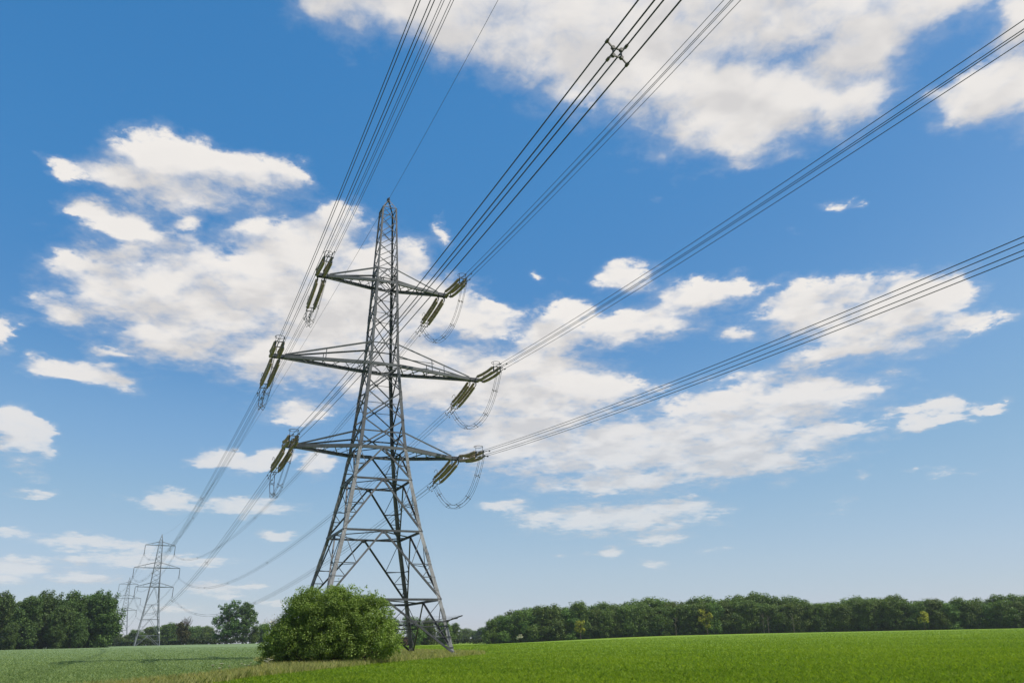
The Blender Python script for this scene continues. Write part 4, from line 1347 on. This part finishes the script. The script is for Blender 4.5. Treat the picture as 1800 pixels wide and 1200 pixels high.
make_tree('shrub', az_pos(-7.9, 318), 'reddish brown shrub in front of the trees behind the pylon', 'shrub', None,
          leaf_mesh('red_crown', M['red_leaf'], [(0, 0, 1.7, 1.7, 1.5, 1.5), (1.2, 0, 1.2, 1.3, 1.2, 1.1), (-1, .3, 1.2, 1.2, 1.2, 1.0)], 2600, 0.34, 31, 14, .36),
          mesh_of(trunk_mb(1.6, 0.12, [(0, 0, 1.7, 1.2, 1, 1)] * 3, 3, 3), 'shrub_trunk', M['bark']))

# ---- hedges
def hedge(label, pts, h, wd, n, size, seed, mat='hedge_leaf'):
    r = np.random.default_rng(seed)
    P_ = np.array(pts, float)
    segl = np.hypot(*(P_[1:] - P_[:-1]).T); cum = np.concatenate([[0], np.cumsum(segl)])
    s = r.random(n) * cum[-1]
    x = np.interp(s, cum, P_[:, 0]); y = np.interp(s, cum, P_[:, 1])
    top_ = h * (0.78 + 0.22 * np.sin(s * .21 + 2 * np.sin(s * .07)) + 0.12 * np.sin(s * .9))
    z = zg(x, y) + top_ * r.random(n) ** .55
    pos = np.stack([x + r.normal(size=n) * wd * .35, y + r.normal(size=n) * wd * .35, z], 1)
    nr = r.normal(size=(n, 3)) + np.array([0, -.5, .6]); nr /= np.linalg.norm(nr, axis=1)[:, None]
    t = np.cross(nr, r.normal(size=(n, 3))); t /= np.linalg.norm(t, axis=1)[:, None]; b = np.cross(nr, t)
    sz = size * r.uniform(.6, 1.4, n)[:, None]
    V = np.stack([pos - t * sz * .5, pos + b * sz * .35, pos + t * sz * .5, pos - b * sz * .35], 1).reshape(-1, 3)
    F = (np.arange(n) * 4)[:, None] + np.array([[0, 1, 2, 3]])
    o = link_mesh('hedge', np_mesh('hedge', V, F, M[mat]))
    return tag(o, label, 'hedge')
def ap(a, d_): return az_pos(a, d_)[:2]
hedge('low dark clipped hedge along the far edge of the wheat field', [ap(-34, 405), ap(-26, 425), ap(-20, 428), ap(-15.5, 425), ap(-12, 420)], 2.9, 2.2, 20000, 0.6, 71)
hedge('low dark hedge behind the field between the pylon right legs and the wood', [ap(-10.5, 352), ap(-7, 345), ap(-3.3, 348), ap(-1.5, 345)], 2.5, 2.2, 8000, 0.5, 72)

# ---- the wood on the right: edge trees, then taller ones behind
rw = random.Random(5)
WOOD_LABEL = 'dark green broadleaf tree in the dense wood edge behind the barley'
k = 0
a = -1.75
while a < 36.5:
    dist = 326 + (a + 2) * 0.62 + rw.uniform(-2, 2)
    edge = min(1.0, 0.78 + (a + 1.8) * .11)
    edge *= 1 - 0.17 * max(0, min(1, (a - 14) / 12))
    h = (12.2 + 0.9 * math.sin(a * .55) + rw.uniform(-1.2, 1.2)) * edge
    make_tree('broadleaf_tree', az_pos(a, dist), WOOD_LABEL, 'tree', 'trees of the wood on the right', *rnd(rw.randrange(7)), rw.uniform(0, 6.28), (h / 12.3 * 1.12, h / 12.3 * 1.12, h / 12.3))
    a += rw.uniform(.62, .92)
a = -1.0
while a < 37:
    dist = 338 + (a + 2) * 0.62 + rw.uniform(-2, 4)
    edge = min(1.0, 0.84 + (a + 1.0) * .09)
    edge *= 1 - 0.17 * max(0, min(1, (a - 14) / 12))
    h = (13.9 + 0.7 * math.sin(a * .8 + 1) + rw.uniform(-.7, .9)) * edge
    if 11.3 < a < 16.5: h += 1.1
    make_tree('broadleaf_tree', az_pos(a, dist), WOOD_LABEL, 'tree', 'trees of the wood on the right', *rnd(rw.randrange(7)), rw.uniform(0, 6.28), (h / 12.3 * 1.25, h / 12.3 * 1.25, h / 12.3))
    a += rw.uniform(.8, 1.2)
for a_, d_, h_, lab in ((4.35, 318, 7.8, 'yellow green flowering tree in the wood edge, left of the two larger yellow ones'), (13.0, 326, 9.6, 'yellow green tree top in the middle of the wood edge'), (26.4, 333, 7.4, 'yellow green tree at the right part of the wood edge')):
    yl = rand_lobes(random.Random(int(a_ * 10)), 7, 1.5, 3.2, 6.8, 1.1, .9, .3)
    make_tree('flowering_tree', az_pos(a_, d_), lab, 'tree', None, leaf_mesh('yellow_crown', M['yellow_leaf'], yl, 1500, 0.42, int(a_ * 7), 9, .36),
              mesh_of(trunk_mb(6, 0.15, yl, 3, 6), 'yellow_trunk', M['bark']), 0, h_ / 7.8)
make_tree('flowering_shrub', az_pos(0.05, 312), 'pale cream blossoming shrub at the foot of the left end of the wood', 'shrub', None,
          leaf_mesh('pale_crown', M['blossom'], [(0, 0, 1.9, .7, .7, .8), (.3, 0, 2.7, .5, .5, .6)], 160, 0.30, 44, 9, .4),
          mesh_of(trunk_mb(2.4, 0.07, [(0, 0, 1.9, .7, .7, .8), (.3, 0, 2.7, .5, .5, .6)], 3, 2), 'shrub_trunk', M['bark']), 0, (1.5, 1.5, 1.0))
# bare pale trunks showing at the wood edge
for a_, d_, h_ in ((10.9, 322, 6.4), (16.7, 325, 7.4), (17.0, 325, 6.6), (18.6, 327, 6.8)):
    m = MB()
    m.tube([(0, 0, -.2), (.1, 0, h_ * .4), (.3, 0, h_)], 0.09, 6, 0.03)
    for j in range(7):
        z = h_ * rw.uniform(.35, .95); sg = rw.choice((-1, 1))
        m.tube([(.1 + .2 * z / h_, 0, z), (.2 + sg * rw.uniform(.5, 1.4), rw.uniform(-.6, .2), z + rw.uniform(.4, 1.8))], 0.04, 5, 0.015)
    o = m.build('bare_tree', M['dry_twig']); o.location = az_pos(a_, d_)
    tag(o, 'thin pale bare trunk standing in front of the dark wood', 'tree', 'bare trunks at the wood edge')

# ---- cow parsley heads on the verge
rf = random.Random(9)
fl_first = None
def flower():
    m = MB()
    m.tube([(0, 0, -.05), (0.02, 0, .52)], 0.010, 5)
    for k in range(9):
        th = k * .7; rr_ = 0.055 * math.sqrt((k + .5) / 9)
        m.tube([(0.02, 0, .5), (rr_ * math.cos(th), rr_ * math.sin(th), .56)], 0.005, 4)
    return m
for k in range(26):
    y = rf.uniform(36, 47) if k < 18 else rf.uniform(62, 78)
    x0_, x1_ = float(edge_x(EDGE_L, y)), float(edge_x(EDGE_R, y))
    x = x0_ + (x1_ - x0_) * (rf.uniform(0.0, .55) if k < 18 else rf.uniform(.62, .98))
    root = empty('cow_parsley', (x, y, float(zg(x, y))))
    tag(root, 'white flowered cow parsley stalk standing in the verge grass', 'wildflower', 'cow parsley on the verge')
    if fl_first is None:
        sm = mesh_of(flower(), 'stalk', M['verge_leaf'])
        hd = MB()
        for j in range(14):
            th = j * 2.4; rr_ = 0.06 * math.sqrt((j + .5) / 14)
            hd.ball((rr_ * math.cos(th), rr_ * math.sin(th), .57), 0.018, 6, 4, (1, 1, .5))
        hm = mesh_of(hd, 'flower_head', M['blossom']); fl_first = (sm, hm)
    link_mesh('stem', fl_first[0], root); link_mesh('flower_head', fl_first[1], root)
    s = rf.uniform(.8, 1.25); root.scale = (s, s, s)

# ------------------------------------------------------------------ the air: a thin even haze that pales the far pylons and trees
hz = MB()
hx0, hx1, hy0, hy1, hz0, hz1 = -760.0, 480.0, -140.0, 1010.0, -4.5, 60.0
hz.extrude((0, 0, hz0), (0, 0, hz1), [(hx0, hy0), (hx1, hy0), (hx1, hy1), (hx0, hy1)], (1, 0, 0), (0, 1, 0))
hm = bpy.data.materials.new('haze'); hm.use_nodes = True
hm.node_tree.nodes.clear()
_t = NT(hm.node_tree)
pv = _t.n('ShaderNodeVolumePrincipled')
pv.inputs['Color'].default_value = (0.80, 0.90, 1.0, 1)
pv.inputs['Density'].default_value = 0.0001
pv.inputs['Anisotropy'].default_value = 0.2
om = _t.n('ShaderNodeOutputMaterial')
_t.link(pv.outputs[0], om.inputs['Volume'])
tag(hz.build('haze', hm), 'thin pale summer haze lying over the fields and the distant pylons', 'haze', kind='stuff')
